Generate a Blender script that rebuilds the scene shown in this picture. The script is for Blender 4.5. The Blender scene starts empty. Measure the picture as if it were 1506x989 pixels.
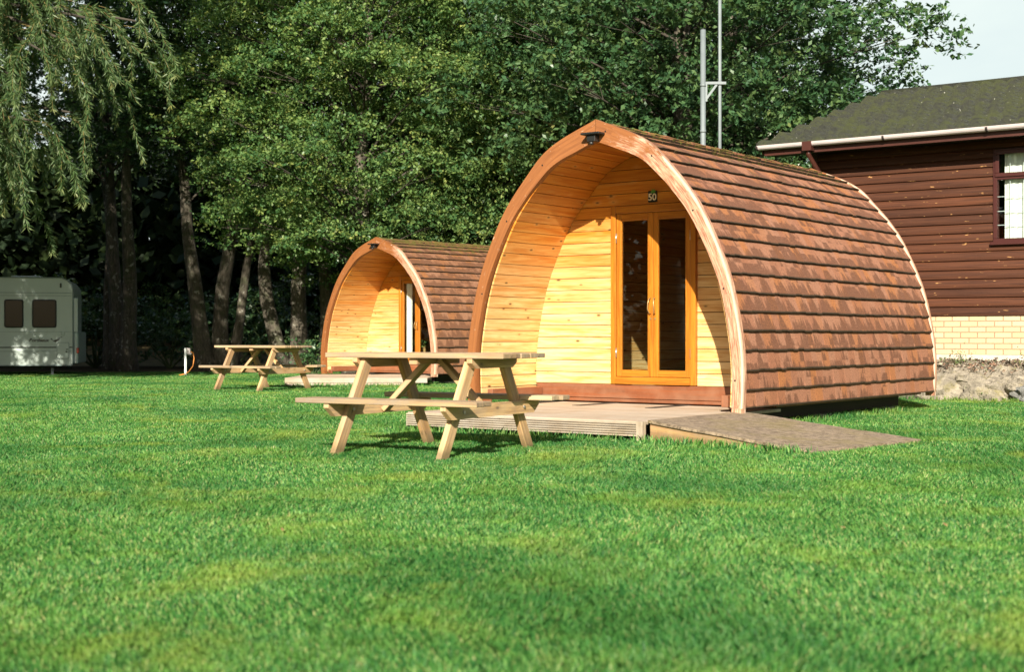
import bpy, bmesh, math, random
import numpy as np
from mathutils import Vector, Matrix, noise as mn

random.seed(7); rng = np.random.default_rng(7)
S = bpy.context.scene
COL = S.collection
R = math.radians

# ------------------------------------------------------------------ camera, sky, sun, exposure
cam_d = bpy.data.cameras.new('camera'); cam = bpy.data.objects.new('camera', cam_d); COL.objects.link(cam)
cam.location = (0, 0, 0.86); cam.rotation_euler = (R(90), 0, 0)
cam_d.sensor_width = 36; cam_d.lens = 49.6; cam_d.clip_start = 0.05; cam_d.clip_end = 2000
cam_d.dof.use_dof = True; cam_d.dof.focus_distance = 16.0; cam_d.dof.aperture_fstop = 3.4
S.camera = cam
S.view_settings.view_transform = 'Standard'; S.view_settings.look = 'None'
S.view_settings.gamma = 1; S.view_settings.use_curve_mapping = False
S.view_settings.exposure = 1.12
SUN_DIR = Vector((0.11, 0.87, -0.467)).normalized()      # direction the light travels
w = bpy.data.worlds.new('World'); S.world = w; w.use_nodes = True
nt = w.node_tree; nt.nodes.clear()
def N(nt, t, **k):
    n = nt.nodes.new(t)
    for a, b in k.items():
        if a in n.inputs: n.inputs[a].default_value = b
        else: setattr(n, a, b)
    return n
sky = N(nt, 'ShaderNodeTexSky', sky_type='NISHITA', sun_disc=False)
sky.sun_elevation = math.asin(-SUN_DIR.z)
sky.sun_rotation = math.atan2(-SUN_DIR.x, -SUN_DIR.y)
sky.air_density = 1.0; sky.dust_density = 1.5; sky.ozone_density = 1.5
tc = N(nt, 'ShaderNodeTexCoord')
mp = N(nt, 'ShaderNodeMapping'); mp.inputs['Scale'].default_value = (1, 1, 2.6)
nt.links.new(tc.outputs['Generated'], mp.inputs['Vector'])
cn = N(nt, 'ShaderNodeTexNoise'); cn.inputs['Scale'].default_value = 2.2; cn.inputs['Detail'].default_value = 7; cn.inputs['Roughness'].default_value = .55
nt.links.new(mp.outputs[0], cn.inputs['Vector'])
cr = N(nt, 'ShaderNodeValToRGB'); cr.color_ramp.elements[0].position = .36; cr.color_ramp.elements[1].position = .62
nt.links.new(cn.outputs[0], cr.inputs[0])
mx = N(nt, 'ShaderNodeMix', data_type='RGBA')
mf = N(nt, 'ShaderNodeMath', operation='MULTIPLY_ADD'); mf.inputs[1].default_value = .3; mf.inputs[2].default_value = .7
nt.links.new(cr.outputs[0], mf.inputs[0])
sp_ = N(nt, 'ShaderNodeSeparateXYZ'); nt.links.new(tc.outputs['Generated'], sp_.inputs[0])
mr = N(nt, 'ShaderNodeMapRange'); mr.inputs[1].default_value = .25; mr.inputs[2].default_value = .75; nt.links.new(sp_.outputs[1], mr.inputs[0])
mm = N(nt, 'ShaderNodeMath', operation='MULTIPLY'); nt.links.new(mf.outputs[0], mm.inputs[0]); nt.links.new(mr.outputs[0], mm.inputs[1]); nt.links.new(mm.outputs[0], mx.inputs[0])
nt.links.new(sky.outputs[0], mx.inputs[6]); mx.inputs[7].default_value = (8.2, 9.2, 8.8, 1)
bg = N(nt, 'ShaderNodeBackground'); bg.inputs[1].default_value = 0.05
out = N(nt, 'ShaderNodeOutputWorld')
nt.links.new(mx.outputs[2], bg.inputs[0]); nt.links.new(bg.outputs[0], out.inputs[0])
sd = bpy.data.lights.new('sun', 'SUN'); sd.energy = 5.0; sd.angle = R(.5); sd.color = (1, .91, .76)
so = bpy.data.objects.new('sun', sd); COL.objects.link(so)
so.rotation_euler = SUN_DIR.to_track_quat('-Z', 'Y').to_euler(); so.location = (0, -20, 30)

# ------------------------------------------------------------------ helpers
def tag(o, label=None, cat=None, group=None, kind=None):
    if label: o['label'] = label
    if cat: o['category'] = cat
    if group: o['group'] = group
    if kind: o['kind'] = kind
    return o
def empty(name, loc=(0, 0, 0), rz=0, **k):
    o = bpy.data.objects.new(name, None); COL.objects.link(o)
    o.location = loc; o.rotation_euler = (0, 0, rz); o.empty_display_size = .3
    return tag(o, **k)

class MB:
    """collects polygons with uv (metres along / across) and a per face random value"""
    def __init__(s): s.v = []; s.f = []; s.uv = []; s.r = []; s.sm = []
    def poly(s, pts, uvs=None, r=0.0, smooth=False):
        b = len(s.v); s.v += [tuple(p) for p in pts]; s.f.append(tuple(range(b, b + len(pts))))
        s.uv += list(uvs) if uvs else [(0, 0)] * len(pts); s.r.append(r); s.sm.append(smooth)
    def hexa(s, c, ax=(0, 0, 1), r=None, ln=None):
        """c: 8 corners, bottom 0-3 ccw, top 4-7; length axis = c0->c1"""
        r = random.random() if r is None else r
        b = len(s.v); c = [Vector(p) for p in c]; s.v += [tuple(p) for p in c]
        L = (c[1] - c[0]).length; W = (c[3] - c[0]).length; T = (c[4] - c[0]).length
        o = random.random() * 3
        for q, uv in (((0, 3, 2, 1), ((0, 0), (0, W), (L, W), (L, 0))), ((4, 5, 6, 7), ((0, 0), (L, 0), (L, W), (0, W))),
                  ((0, 1, 5, 4), ((0, 0), (L, 0), (L, T), (0, T))), ((2, 3, 7, 6), ((L, W), (0, W), (0, W + T), (L, W + T))),
                  ((1, 2, 6, 5), ((0, 0), (.03, W), (.03 + T * .3, W), (T * .3, 0))), ((3, 0, 4, 7), ((0, W), (.03, 0), (.03 + T * .3, 0), (T * .3, W)))):
            s.f.append(tuple(b + i for i in q)); s.uv += [(a + o, d) for a, d in uv]; s.r.append(r); s.sm.append(False)
    def box(s, x0, x1, y0, y1, z0, z1, r=None, along='x'):
        c = [(x0, y0, z0), (x1, y0, z0), (x1, y1, z0), (x0, y1, z0), (x0, y0, z1), (x1, y0, z1), (x1, y1, z1), (x0, y1, z1)]
        if along == 'y': c = [c[1], c[2], c[3], c[0], c[5], c[6], c[7], c[4]]
        if along == 'z': c = [c[0], c[4], c[7], c[3], c[1], c[5], c[6], c[2]]; c = [c[3], c[2], c[1], c[0], c[7], c[6], c[5], c[4]]
        s.hexa(c, r=r)
    def bar(s, p0, p1, wd, w, t, r=None):
        """oriented bar p0->p1, width w along wd, thickness t along the cross direction"""
        p0 = Vector(p0); p1 = Vector(p1); a = (p1 - p0).normalized(); wd = Vector(wd); wd = (wd - a * wd.dot(a)).normalized(); td = a.cross(wd)
        q = []
        for k in (-.5, .5):
            for (p, j) in ((p0, -.5), (p1, -.5), (p1, .5), (p0, .5)): q.append(p + wd * w * j + td * t * k)
        s.hexa(q, r=r)
    def tube(s, pts, rad, n=8, cap=True, r=0., smooth=True):
        pts = [Vector(p) for p in pts]; rad = rad if hasattr(rad, '__len__') else [rad] * len(pts)
        b = len(s.v); up = Vector((0, 0, 1)); prev = None; L = 0
        for i, p in enumerate(pts):
            d = (pts[min(i + 1, len(pts) - 1)] - pts[max(i - 1, 0)]).normalized()
            if prev is None: x = d.cross(up if abs(d.z) < .9 else Vector((1, 0, 0))).normalized()
            else: x = (prev - d * prev.dot(d)).normalized()
            prev = x; y = d.cross(x)
            for k in range(n):
                a = k * 2 * math.pi / n; s.v.append(tuple(p + (x * math.cos(a) + y * math.sin(a)) * rad[i]))
        for i in range(len(pts) - 1):
            l = (pts[i + 1] - pts[i]).length; cc = 2 * math.pi * rad[i]
            for k in range(n):
                k2 = (k + 1) % n; s.f.append((b + i * n + k, b + i * n + k2, b + (i + 1) * n + k2, b + (i + 1) * n + k))
                s.uv += [(L, k / n * cc), (L, (k + 1) / n * cc), (L + l, (k + 1) / n * cc), (L + l, k / n * cc)]; s.r.append(r); s.sm.append(smooth)
            L += l
        if cap:
            e = b + (len(pts) - 1) * n
            s.f.append(tuple(b + k for k in range(n))[::-1]); s.uv += [(0, 0)] * n; s.r.append(r); s.sm.append(False)
            s.f.append(tuple(e + k for k in range(n))); s.uv += [(0, 0)] * n; s.r.append(r); s.sm.append(False)
    def build(s, name, m, parent=None, bevel=0, seg=1):
        me = bpy.data.meshes.new(name); me.from_pydata(s.v, [], s.f)
        uv = me.uv_layers.new(name='UVMap'); uv.data.foreach_set('uv', np.array(s.uv, 'f').ravel())
        at = me.attributes.new('rnd', 'FLOAT', 'FACE'); at.data.foreach_set('value', np.array(s.r, 'f'))
        me.polygons.foreach_set('use_smooth', s.sm)
        me.materials.append(m); me.update()
        o = bpy.data.objects.new(name, me); COL.objects.link(o); o.parent = parent
        if bevel:
            b = o.modifiers.new('bevel', 'BEVEL'); b.width = bevel; b.segments = seg; b.limit_method = 'ANGLE'; b.angle_limit = R(40)
        return o

# ------------------------------------------------------------------ materials
def newmat(name):
    m = bpy.data.materials.new(name); m.use_nodes = True; t = m.node_tree; t.nodes.clear()
    o = N(t, 'ShaderNodeOutputMaterial'); p = N(t, 'ShaderNodeBsdfPrincipled'); t.links.new(p.outputs[0], o.inputs[0])
    return m, t, p, o
def noise(t, vec, scale, detail=4, rough=.6, dist=0.):
    n = N(t, 'ShaderNodeTexNoise'); n.inputs['Scale'].default_value = scale; n.inputs['Detail'].default_value = detail
    n.inputs['Roughness'].default_value = rough; n.inputs['Distortion'].default_value = dist
    if vec is not None: t.links.new(vec, n.inputs['Vector'])
    return n.outputs[0]
def ramp(t, fac, stops, interp='LINEAR'):
    n = N(t, 'ShaderNodeValToRGB'); e = n.color_ramp.elements; n.color_ramp.interpolation = interp
    while len(e) < len(stops): e.new(.5)
    for i, (p, c) in enumerate(stops):
        e[i].position = p; e[i].color = (c if hasattr(c, '__len__') else (c, c, c)) + (1,) if not (hasattr(c, '__len__') and len(c) == 4) else c
    t.links.new(fac, n.inputs[0]); return n.outputs[0]
def mix(t, fac, a, b, mode='MIX'):
    n = N(t, 'ShaderNodeMix', data_type='RGBA', blend_type=mode)
    for i, x in ((0, fac), (6, a), (7, b)):
        if isinstance(x, bpy.types.NodeSocket): t.links.new(x, n.inputs[i])
        elif hasattr(x, '__len__'): n.inputs[i].default_value = tuple(x) + (1,) if len(x) == 3 else x
        else: n.inputs[i].default_value = x
    return n.outputs[2]
def math_(t, op, a, b=0., c=None):
    n = N(t, 'ShaderNodeMath', operation=op)
    for i, x in enumerate((a, b, c)):
        if x is None: continue
        if isinstance(x, bpy.types.NodeSocket): t.links.new(x, n.inputs[i])
        else: n.inputs[i].default_value = x
    return n.outputs[0]
def mapping(t, vec, scale=(1, 1, 1), loc=(0, 0, 0)):
    n = N(t, 'ShaderNodeMapping'); n.inputs['Scale'].default_value = scale; n.inputs['Location'].default_value = loc
    t.links.new(vec, n.inputs['Vector']); return n.outputs[0]
def bump(t, p, h, strength=.3, dist=.01):
    n = N(t, 'ShaderNodeBump'); n.inputs['Strength'].default_value = strength; n.inputs['Distance'].default_value = dist
    t.links.new(h, n.inputs['Height']); t.links.new(n.outputs[0], p.inputs['Normal'])
def rnd_uv(t):
    uv = N(t, 'ShaderNodeUVMap').outputs[0]
    a = N(t, 'ShaderNodeAttribute', attribute_name='rnd')
    c = N(t, 'ShaderNodeCombineXYZ'); t.links.new(math_(t, 'MULTIPLY', a.outputs['Fac'], 37.), c.inputs[0]); t.links.new(math_(t, 'MULTIPLY', a.outputs['Fac'], 91.), c.inputs[1])
    v = N(t, 'ShaderNodeVectorMath', operation='ADD'); t.links.new(uv, v.inputs[0]); t.links.new(c.outputs[0], v.inputs[1])
    return v.outputs[0], a.outputs['Fac']
def link(t, a, b): t.links.new(a, b)

def wood(name, base, dark, var=.25, knots=.6, grain=26., rough=.6, weather=None, wamt=.4, bmp=.25, stain=None, amber=None):
    m, t, p, o = newmat(name)
    uv, rn = rnd_uv(t)
    g = noise(t, mapping(t, uv, (1.3, grain, 1)), 1.6, 7, .62, .9)
    g2 = noise(t, mapping(t, uv, (.5, grain * .28, 1)), 1.3, 3, .5, 1.6)
    gg = math_(t, 'ADD', math_(t, 'MULTIPLY', g, .6), math_(t, 'MULTIPLY', g2, .4))
    c = ramp(t, gg, [(.40, base), (.60, dark)])
    if amber:    # warm shade of the porch hood painted into the boards, stronger with height
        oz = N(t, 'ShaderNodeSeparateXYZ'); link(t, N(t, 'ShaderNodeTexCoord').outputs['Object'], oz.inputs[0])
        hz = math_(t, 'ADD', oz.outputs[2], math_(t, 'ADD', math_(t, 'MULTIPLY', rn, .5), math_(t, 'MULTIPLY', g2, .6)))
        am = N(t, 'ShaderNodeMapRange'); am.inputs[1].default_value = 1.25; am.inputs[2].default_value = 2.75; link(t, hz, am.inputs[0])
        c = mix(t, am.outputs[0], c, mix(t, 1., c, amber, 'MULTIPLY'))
    # plank to plank variation
    k = math_(t, 'MULTIPLY_ADD', rn, var * 2, 1 - var)
    cc = N(t, 'ShaderNodeCombineColor')
    link(t, k, cc.inputs[0]); link(t, math_(t, 'POWER', k, 1.25), cc.inputs[1]); link(t, math_(t, 'POWER', k, 1.5), cc.inputs[2])
    c = mix(t, 1., c, cc.outputs[0], 'MULTIPLY')
    if stain:
        sn = noise(t, mapping(t, uv, (.9, 6, 1), (5, 3, 0)), 1.5, 4, .6, .8)
        c = mix(t, math_(t, 'MULTIPLY', ramp(t, sn, [(.58, 0.), (.72, 1.)]), .65), c, stain)
    if knots:
        v = N(t, 'ShaderNodeTexVoronoi'); v.inputs['Scale'].default_value = 1.; v.inputs['Randomness'].default_value = 1.
        link(t, mapping(t, uv, (3.8, 8.5, 1)), v.inputs['Vector'])
        kn = ramp(t, v.outputs['Distance'], [(.055, 1.), (.125, 0.)])
        halo = ramp(t, v.outputs['Distance'], [(.08, 1.), (.30, 0.)])
        c = mix(t, math_(t, 'MULTIPLY', halo, knots * .5), c, dark)
        c = mix(t, math_(t, 'MULTIPLY', kn, knots), c, tuple(x * .22 for x in dark))
    if weather:
        ob = N(t, 'ShaderNodeTexCoord').outputs['Object']
        wn = noise(t, ob, 3.2, 6, .65)
        wf = math_(t, 'MULTIPLY', ramp(t, math_(t, 'ADD', math_(t, 'MULTIPLY', wn, .6), math_(t, 'MULTIPLY', g, .4)), [(.42, 0.), (.6, 1.)]), wamt)
        c = mix(t, wf, c, weather)
    if name == 'treated_timber':     # splash-stained feet
        fz = N(t, 'ShaderNodeSeparateXYZ'); fo_ = N(t, 'ShaderNodeTexCoord').outputs['Object']; link(t, fo_, fz.inputs[0])
        c = mix(t, ramp(t, math_(t, 'ADD', fz.outputs[2], math_(t, 'MULTIPLY', noise(t, fo_, 14, 4), .10)), [(.08, .75), (.17, 0.)]), c, (.13, .10, .045))
    link(t, c, p.inputs['Base Color']); p.inputs['Roughness'].default_value = rough
    bump(t, p, g, bmp, .004)
    return m
M = {}
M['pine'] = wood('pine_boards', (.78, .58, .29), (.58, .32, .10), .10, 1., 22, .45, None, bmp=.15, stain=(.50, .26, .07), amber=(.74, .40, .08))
M['table'] = wood('treated_timber', (.58, .37, .17), (.32, .16, .055), .18, .8, 30, .7, (.40, .33, .25), .45, .4, stain=(.30, .17, .07))
M['table_top'] = wood('weathered_table_boards', (.45, .315, .17), (.24, .15, .07), .22, .8, 30, .8, (.26, .23, .19), .6, .5, stain=(.24, .14, .07))
M['door'] = wood('golden_stained_timber', (.47, .18, .018), (.30, .095, .009), .06, 0, 30, .35, None, bmp=.08)
M['base'] = wood('red_brown_stained_board', (.24, .075, .028), (.15, .045, .018), .15, .3, 22, .5, (.36, .20, .12), .35, .2)
M['deck'] = wood('weathered_deck_boards', (.46, .36, .26), (.28, .20, .13), .16, .3, 30, .8, (.50, .45, .38), .6, .4)
M['fascia'] = wood('grey_deck_fascia', (.44, .36, .26), (.22, .17, .12), .1, .2, 40, .85, (.44, .41, .36), .6, .4)
M['skid'] = wood('dark_bearer', (.035, .028, .02), (.02, .016, .012), .3, 0, 20, .8)

def arch_mat():
    m, t, p, o = newmat('peeling_arch_stain')
    uv, rn = rnd_uv(t); ob = N(t, 'ShaderNodeTexCoord').outputs['Object']
    g = noise(t, mapping(t, uv, (1.1, 30, 1)), 1.5, 8, .68, 1.2)
    fine = noise(t, mapping(t, uv, (3.5, 60, 1)), 1.5, 6, .7, .5)
    st = ramp(t, g, [(.35, (.30, .112, .034)), (.65, (.19, .066, .020))])
    bare = ramp(t, fine, [(.36, (.62, .43, .30)), (.48, (.50, .27, .17)), (.58, (.24, .10, .06))])
    sx = N(t, 'ShaderNodeSeparateXYZ'); link(t, ob, sx.inputs[0])
    side = math_(t, 'MULTIPLY', sx.outputs[0], .30)         # the weather side of the arch (object +x) is peeled
    big = noise(t, mapping(t, uv, (2., 9, 1)), 1., 7, .7, .6)
    f = ramp(t, math_(t, 'ADD', math_(t, 'MULTIPLY', big, .9), side), [(.56, 0.), (.66, .9)])
    c = mix(t, f, st, bare)
    su = N(t, 'ShaderNodeSeparateXYZ'); link(t, N(t, 'ShaderNodeUVMap').outputs[0], su.inputs[0])
    rim = math_(t, 'MULTIPLY', ramp(t, math_(t, 'ADD', su.outputs[1], math_(t, 'MULTIPLY', big, .05)), [(.030, 1.), (.055, 0.)]), f)
    c = mix(t, rim, c, (.70, .56, .42))
    chips = ramp(t, noise(t, mapping(t, uv, (14, 60, 1)), 1., 3, .6), [(.66, 0.), (.72, .8)])
    c = mix(t, chips, c, (.62, .46, .33))
    link(t, c, p.inputs['Base Color']); p.inputs['Roughness'].default_value = .55
    bump(t, p, math_(t, 'ADD', g, math_(t, 'MULTIPLY', f, .5)), .25, .005); return m
M['arch'] = arch_mat()

def shingle_mat(name, c1, c2, c3, dark, moss):
    m, t, p, o = newmat(name)
    uv, rn = rnd_uv(t); ru = N(t, 'ShaderNodeUVMap').outputs[0]
    pick = ramp(t, rn, [(0., c1), (.42, c2), (.68, c3), (.84, c1), (1., c2)])
    grit = noise(t, mapping(t, uv, (60, 60, 1)), 1., 5, .85)
    c = mix(t, ramp(t, grit, [(.44, 0.), (.62, .8)]), pick, tuple(x * .45 for x in c1))
    # darker mineral wear rising in spikes from the lower edge of each shingle
    sy = N(t, 'ShaderNodeSeparateXYZ'); link(t, ru, sy.inputs[0])
    so_ = N(t, 'ShaderNodeSeparateXYZ'); link(t, N(t, 'ShaderNodeTexCoord').outputs['Object'], so_.inputs[0])
    cz = math_(t, 'MULTIPLY', math_(t, 'FLOOR', math_(t, 'MULTIPLY', so_.outputs[2], 6.5)), 3.7)
    cu = N(t, 'ShaderNodeCombineXYZ'); link(t, math_(t, 'ADD', sy.outputs[0], math_(t, 'MULTIPLY', sy.outputs[1], .10)), cu.inputs[0]); link(t, math_(t, 'ADD', math_(t, 'MULTIPLY', sy.outputs[1], .35), math_(t, 'MULTIPLY', rn, .6)), cu.inputs[1]); link(t, cz, cu.inputs[2])
    spk = noise(t, mapping(t, cu.outputs[0], (38, 2.5, 1)), 1., 4, .8); lo = noise(t, mapping(t, cu.outputs[0], (6, .5, 1)), 1., 2, .5)
    sp = noise(t, mapping(t, uv, (55, 22, 1)), 1., 4, .75)
    h = math_(t, 'ADD', math_(t, 'MULTIPLY_ADD', math_(t, 'SUBTRACT', lo, .5), 3.6, .62), math_(t, 'MULTIPLY', math_(t, 'SUBTRACT', spk, .5), 2.0))
    low = N(t, 'ShaderNodeMapRange'); low.inputs[1].default_value = .25; low.inputs[2].default_value = .85; low.inputs[3].default_value = -.55; low.inputs[4].default_value = 0.; link(t, so_.outputs[2], low.inputs[0])
    h = math_(t, 'ADD', h, low.outputs[0])
    f = math_(t, 'SUBTRACT', h, math_(t, 'MULTIPLY', sy.outputs[1], 5.6))
    f = math_(t, 'MULTIPLY', ramp(t, f, [(.0, 0.), (.12, 1.)]), ramp(t, grit, [(.36, .45), (.52, .95)]))
    c = mix(t, f, c, dark)
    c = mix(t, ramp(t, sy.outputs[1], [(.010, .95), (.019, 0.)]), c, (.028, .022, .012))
    ob = N(t, 'ShaderNodeTexCoord').outputs['Object']
    mo = math_(t, 'ADD', noise(t, ob, 9, 5, .7), math_(t, 'MULTIPLY', math_(t, 'SUBTRACT', so_.outputs[2], 2.55), moss))
    c = mix(t, ramp(t, mo, [(.60, 0.), (.72, .8)]), c, (.115, .115, .022))
    link(t, c, p.inputs['Base Color']); p.inputs['Roughness'].default_value = .85
    p.inputs['Specular IOR Level'].default_value = .25
    bump(t, p, math_(t, 'ADD', grit, sp), .5, .006); return m
M['shingle'] = shingle_mat('red_brown_shingles', (.30, .128, .072), (.35, .172, .108), (.38, .150, .055), (.125, .055, .032), .4)
M['shingle_far'] = shingle_mat('brown_mossy_shingles', (.25, .115, .06), (.29, .15, .09), (.30, .125, .045), (.12, .055, .03), .55)

def plain(name, col, rough=.5, metal=0., var=0., scale=8., bmp=0., spec=.5):
    m, t, p, o = newmat(name); ob = N(t, 'ShaderNodeTexCoord').outputs['Object']
    n = noise(t, ob, scale, 5, .6)
    if var: link(t, mix(t, ramp(t, n, [(.3, 0.), (.7, 1.)]), tuple(x * (1 - var) for x in col), tuple(min(1, x * (1 + var)) for x in col)), p.inputs['Base Color'])
    else: p.inputs['Base Color'].default_value = col + (1,)
    p.inputs['Roughness'].default_value = rough; p.inputs['Metallic'].default_value = metal; p.inputs['Specular IOR Level'].default_value = spec
    if bmp: bump(t, p, n, bmp, .01)
    return m
M['galv'] = plain('galvanised_steel', (.17, .20, .21), .6, .2, .12, 5)
M['bolt'] = plain('zinc_bolt', (.45, .44, .42), .35, .9)
M['black'] = plain('black_plastic', (.015, .016, .016), .4)
M['darkvoid'] = plain('dark_backing', (.03, .02, .012), .9)
M['cream'] = plain('cream_paint', (.8, .74, .55), .5)
M['brass'] = plain('pale_brass', (.45, .30, .13), .35, .6)
M['leafgreen'] = plain('green_leaf_paint', (.10, .30, .05), .5)
M['curtain'] = plain('white_curtain', (.78, .77, .73), .9)
M['lodge_trim'] = plain('brown_red_trim', (.055, .017, .012), .4, 0, .15, 4)
M['lodge_dark'] = plain('dark_soffit', (.03, .022, .02), .7)
M['gutter'] = plain('pale_gutter', (.50, .44, .44), .35, 0, .1, 3)
M['frame_win'] = plain('red_brown_upvc', (.055, .017, .015), .3)
M['van'] = plain('white_caravan_panel', (.40, .47, .44), .3, 0, .05, 2)
M['van_trim'] = plain('grey_green_trim', (.12, .17, .17), .4)
M['rubber'] = plain('black_rubber', (.02, .02, .02), .8)
M['red'] = plain('red_lens', (.5, .03, .02), .2)
M['orange'] = plain('orange_hose', (.62, .22, .04), .5)
M['render'] = plain('pale_render', (.48, .42, .36), .9, 0, .15, 10, .3)
M['twig'] = plain('willow_twig', (.22, .16, .05), .7)

def glass_mat(name, tint, refl=1.):
    m, t, p, o = newmat(name); t.nodes.remove(p)
    tr = N(t, 'ShaderNodeBsdfTransparent'); tr.inputs[0].default_value = tint + (1,)
    gl = N(t, 'ShaderNodeBsdfGlossy'); gl.inputs['Roughness'].default_value = .01; gl.inputs[0].default_value = (refl, refl, refl, 1)
    lw = N(t, 'ShaderNodeLayerWeight'); lw.inputs[0].default_value = .5
    fr = N(t, 'ShaderNodeMath', operation='MULTIPLY_ADD'); link(t, math_(t, 'POWER', lw.outputs['Facing'], 5.), fr.inputs[0]); fr.inputs[1].default_value = .9; fr.inputs[2].default_value = .045
    s = N(t, 'ShaderNodeMixShader'); link(t, fr.outputs[0], s.inputs[0]); link(t, tr.outputs[0], s.inputs[1]); link(t, gl.outputs[0], s.inputs[2])
    link(t, s.outputs[0], o.inputs[0]); return m
M['glass'] = glass_mat('door_glass', (.90, .92, .90)); M['glass_clear'] = glass_mat('clear_glass', (.98, .99, .98))
M['vanglass'] = glass_mat('smoked_caravan_window', (.05, .05, .05))

def leaf_mat(name, cols, trans=.45, rough=.45, spec=.4):
    m, t, p, o = newmat(name)
    a = N(t, 'ShaderNodeAttribute', attribute_name='rnd')
    ob = N(t, 'ShaderNodeTexCoord').outputs['Object']
    lo = noise(t, ob, .55, 3, .6)
    f = math_(t, 'ADD', math_(t, 'MULTIPLY', a.outputs['Fac'], .62), math_(t, 'MULTIPLY', lo, .5))
    c = ramp(t, f, cols)
    link(t, c, p.inputs['Base Color']); p.inputs['Roughness'].default_value = rough; p.inputs['Specular IOR Level'].default_value = spec
    tl = N(t, 'ShaderNodeBsdfTranslucent'); link(t, mix(t, 1., c, (1.25, 1.3, .5), 'MULTIPLY'), tl.inputs[0])
    s = N(t, 'ShaderNodeMixShader'); s.inputs[0].default_value = trans
    link(t, p.outputs[0], s.inputs[1]); link(t, tl.outputs[0], s.inputs[2]); link(t, s.outputs[0], o.inputs[0]); return m
M['leafA'] = leaf_mat('alder_leaves', [(.15, (.016, .052, .026)), (.42, (.060, .140, .046)), (.70, (.155, .235, .068)), (.92, (.30, .32, .09)), (1., (.32, .17, .05))], .3, .42)
M['leafE'] = leaf_mat('dark_glossy_leaves', [(.15, (.018, .052, .028)), (.5, (.046, .108, .042)), (.8, (.10, .16, .055)), (.95, (.18, .17, .06)), (1., (.26, .11, .04))], .2, .28, .65)
M['leafW'] = leaf_mat('willow_leaves', [(.15, (.03, .072, .026)), (.5, (.075, .135, .045)), (.8, (.15, .20, .08)), (.96, (.24, .25, .07)), (1., (.32, .12, .03))], .35, .5)
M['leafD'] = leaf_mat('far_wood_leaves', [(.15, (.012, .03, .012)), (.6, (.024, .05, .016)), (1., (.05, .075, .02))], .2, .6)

def bark_mat(name, c1, c2, moss):
    m, t, p, o = newmat(name); uv = N(t, 'ShaderNodeUVMap').outputs[0]; ob = N(t, 'ShaderNodeTexCoord').outputs['Object']
    n = noise(t, mapping(t, uv, (3, 12, 1)), 2., 6, .7, .5)
    c = ramp(t, n, [(.35, c1), (.65, c2)])
    c = mix(t, ramp(t, noise(t, ob, 4, 5, .7), [(.5, 0.), (.62, .7)]), c, moss)
    c = mix(t, ramp(t, noise(t, ob, 7, 3, .6), [(.6, 0.), (.66, .7)]), c, (.33, .32, .27))
    link(t, c, p.inputs['Base Color']); p.inputs['Roughness'].default_value = .9; bump(t, p, n, .8, .03); return m
M['bark'] = bark_mat('grey_bark', (.04, .034, .025), (.13, .112, .085), (.05, .058, .026))
M['limb'] = plain('dark_limb_bark', (.045, .038, .028), .9, 0, .3, 6)
M['stalk'] = plain('green_stalk', (.06, .09, .03), .8)

# ------------------------------------------------------------------ ground
def lawn_nodes(t, vec):
    big = noise(t, vec, .35, 4, .6); mid = noise(t, vec, 1.6, 5, .65, .4); fin = noise(t, vec, 14, 5, .7)
    return big, mid, fin
def ground_mat():
    m, t, p, o = newmat('lawn_turf')
    ob = N(t, 'ShaderNodeTexCoord').outputs['Object']
    big, mid, fin = lawn_nodes(t, ob)
    c = ramp(t, fin, [(.3, (.03, .085, .018)), (.7, (.07, .16, .03))])
    c = mix(t, ramp(t, mid, [(.52, 0.), (.68, .5)]), c, (.16, .17, .035))
    sep = N(t, 'ShaderNodeSeparateXYZ'); link(t, ob, sep.inputs[0])
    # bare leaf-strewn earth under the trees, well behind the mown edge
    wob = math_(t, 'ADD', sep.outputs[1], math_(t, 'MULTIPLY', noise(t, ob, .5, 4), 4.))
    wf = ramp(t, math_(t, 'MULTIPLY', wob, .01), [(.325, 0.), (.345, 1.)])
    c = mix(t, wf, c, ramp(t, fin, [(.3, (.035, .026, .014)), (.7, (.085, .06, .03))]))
    link(t, c, p.inputs['Base Color']); p.inputs['Roughness'].default_value = .95; p.inputs['Specular IOR Level'].default_value = .1
    bump(t, p, fin, .6, .03); return m
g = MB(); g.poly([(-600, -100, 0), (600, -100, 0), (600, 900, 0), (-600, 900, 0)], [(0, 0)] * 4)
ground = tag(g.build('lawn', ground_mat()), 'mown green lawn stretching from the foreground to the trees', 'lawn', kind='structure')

# ------------------------------------------------------------------ camping pods
PH = 2.69; OZ = .21
_zk = np.array([0, .15, .3, .45, .6, .72, .84, .93, 1.0]) * PH
_wk = np.array([1.52, 1.527, 1.475, 1.375, 1.205, 1.02, .748, .458, 0])
def _spline():
    n = len(_zk); h = np.diff(_zk); A = np.zeros((n, n)); b = np.zeros(n); A[0, 0] = A[-1, -1] = 1
    for i in range(1, n - 1):
        A[i, i - 1] = h[i - 1]; A[i, i] = 2 * (h[i - 1] + h[i]); A[i, i + 1] = h[i]
        b[i] = 6 * ((_wk[i + 1] - _wk[i]) / h[i] - (_wk[i] - _wk[i - 1]) / h[i - 1])
    Mm = np.linalg.solve(A, b); z = np.linspace(0, PH, 500); i = np.clip(np.searchsorted(_zk, z) - 1, 0, n - 2)
    a = _zk[i + 1] - z; c = z - _zk[i]
    return z, Mm[i] * a ** 3 / (6 * h[i]) + Mm[i + 1] * c ** 3 / (6 * h[i]) + (_wk[i] / h[i] - Mm[i] * h[i] / 6) * a + (_wk[i + 1] / h[i] - Mm[i + 1] * h[i] / 6) * c
_z, _w = _spline()
_s = np.concatenate([[0], np.cumsum(np.hypot(np.diff(_z), np.diff(_w)))]); ARC = _s[-1]
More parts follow.
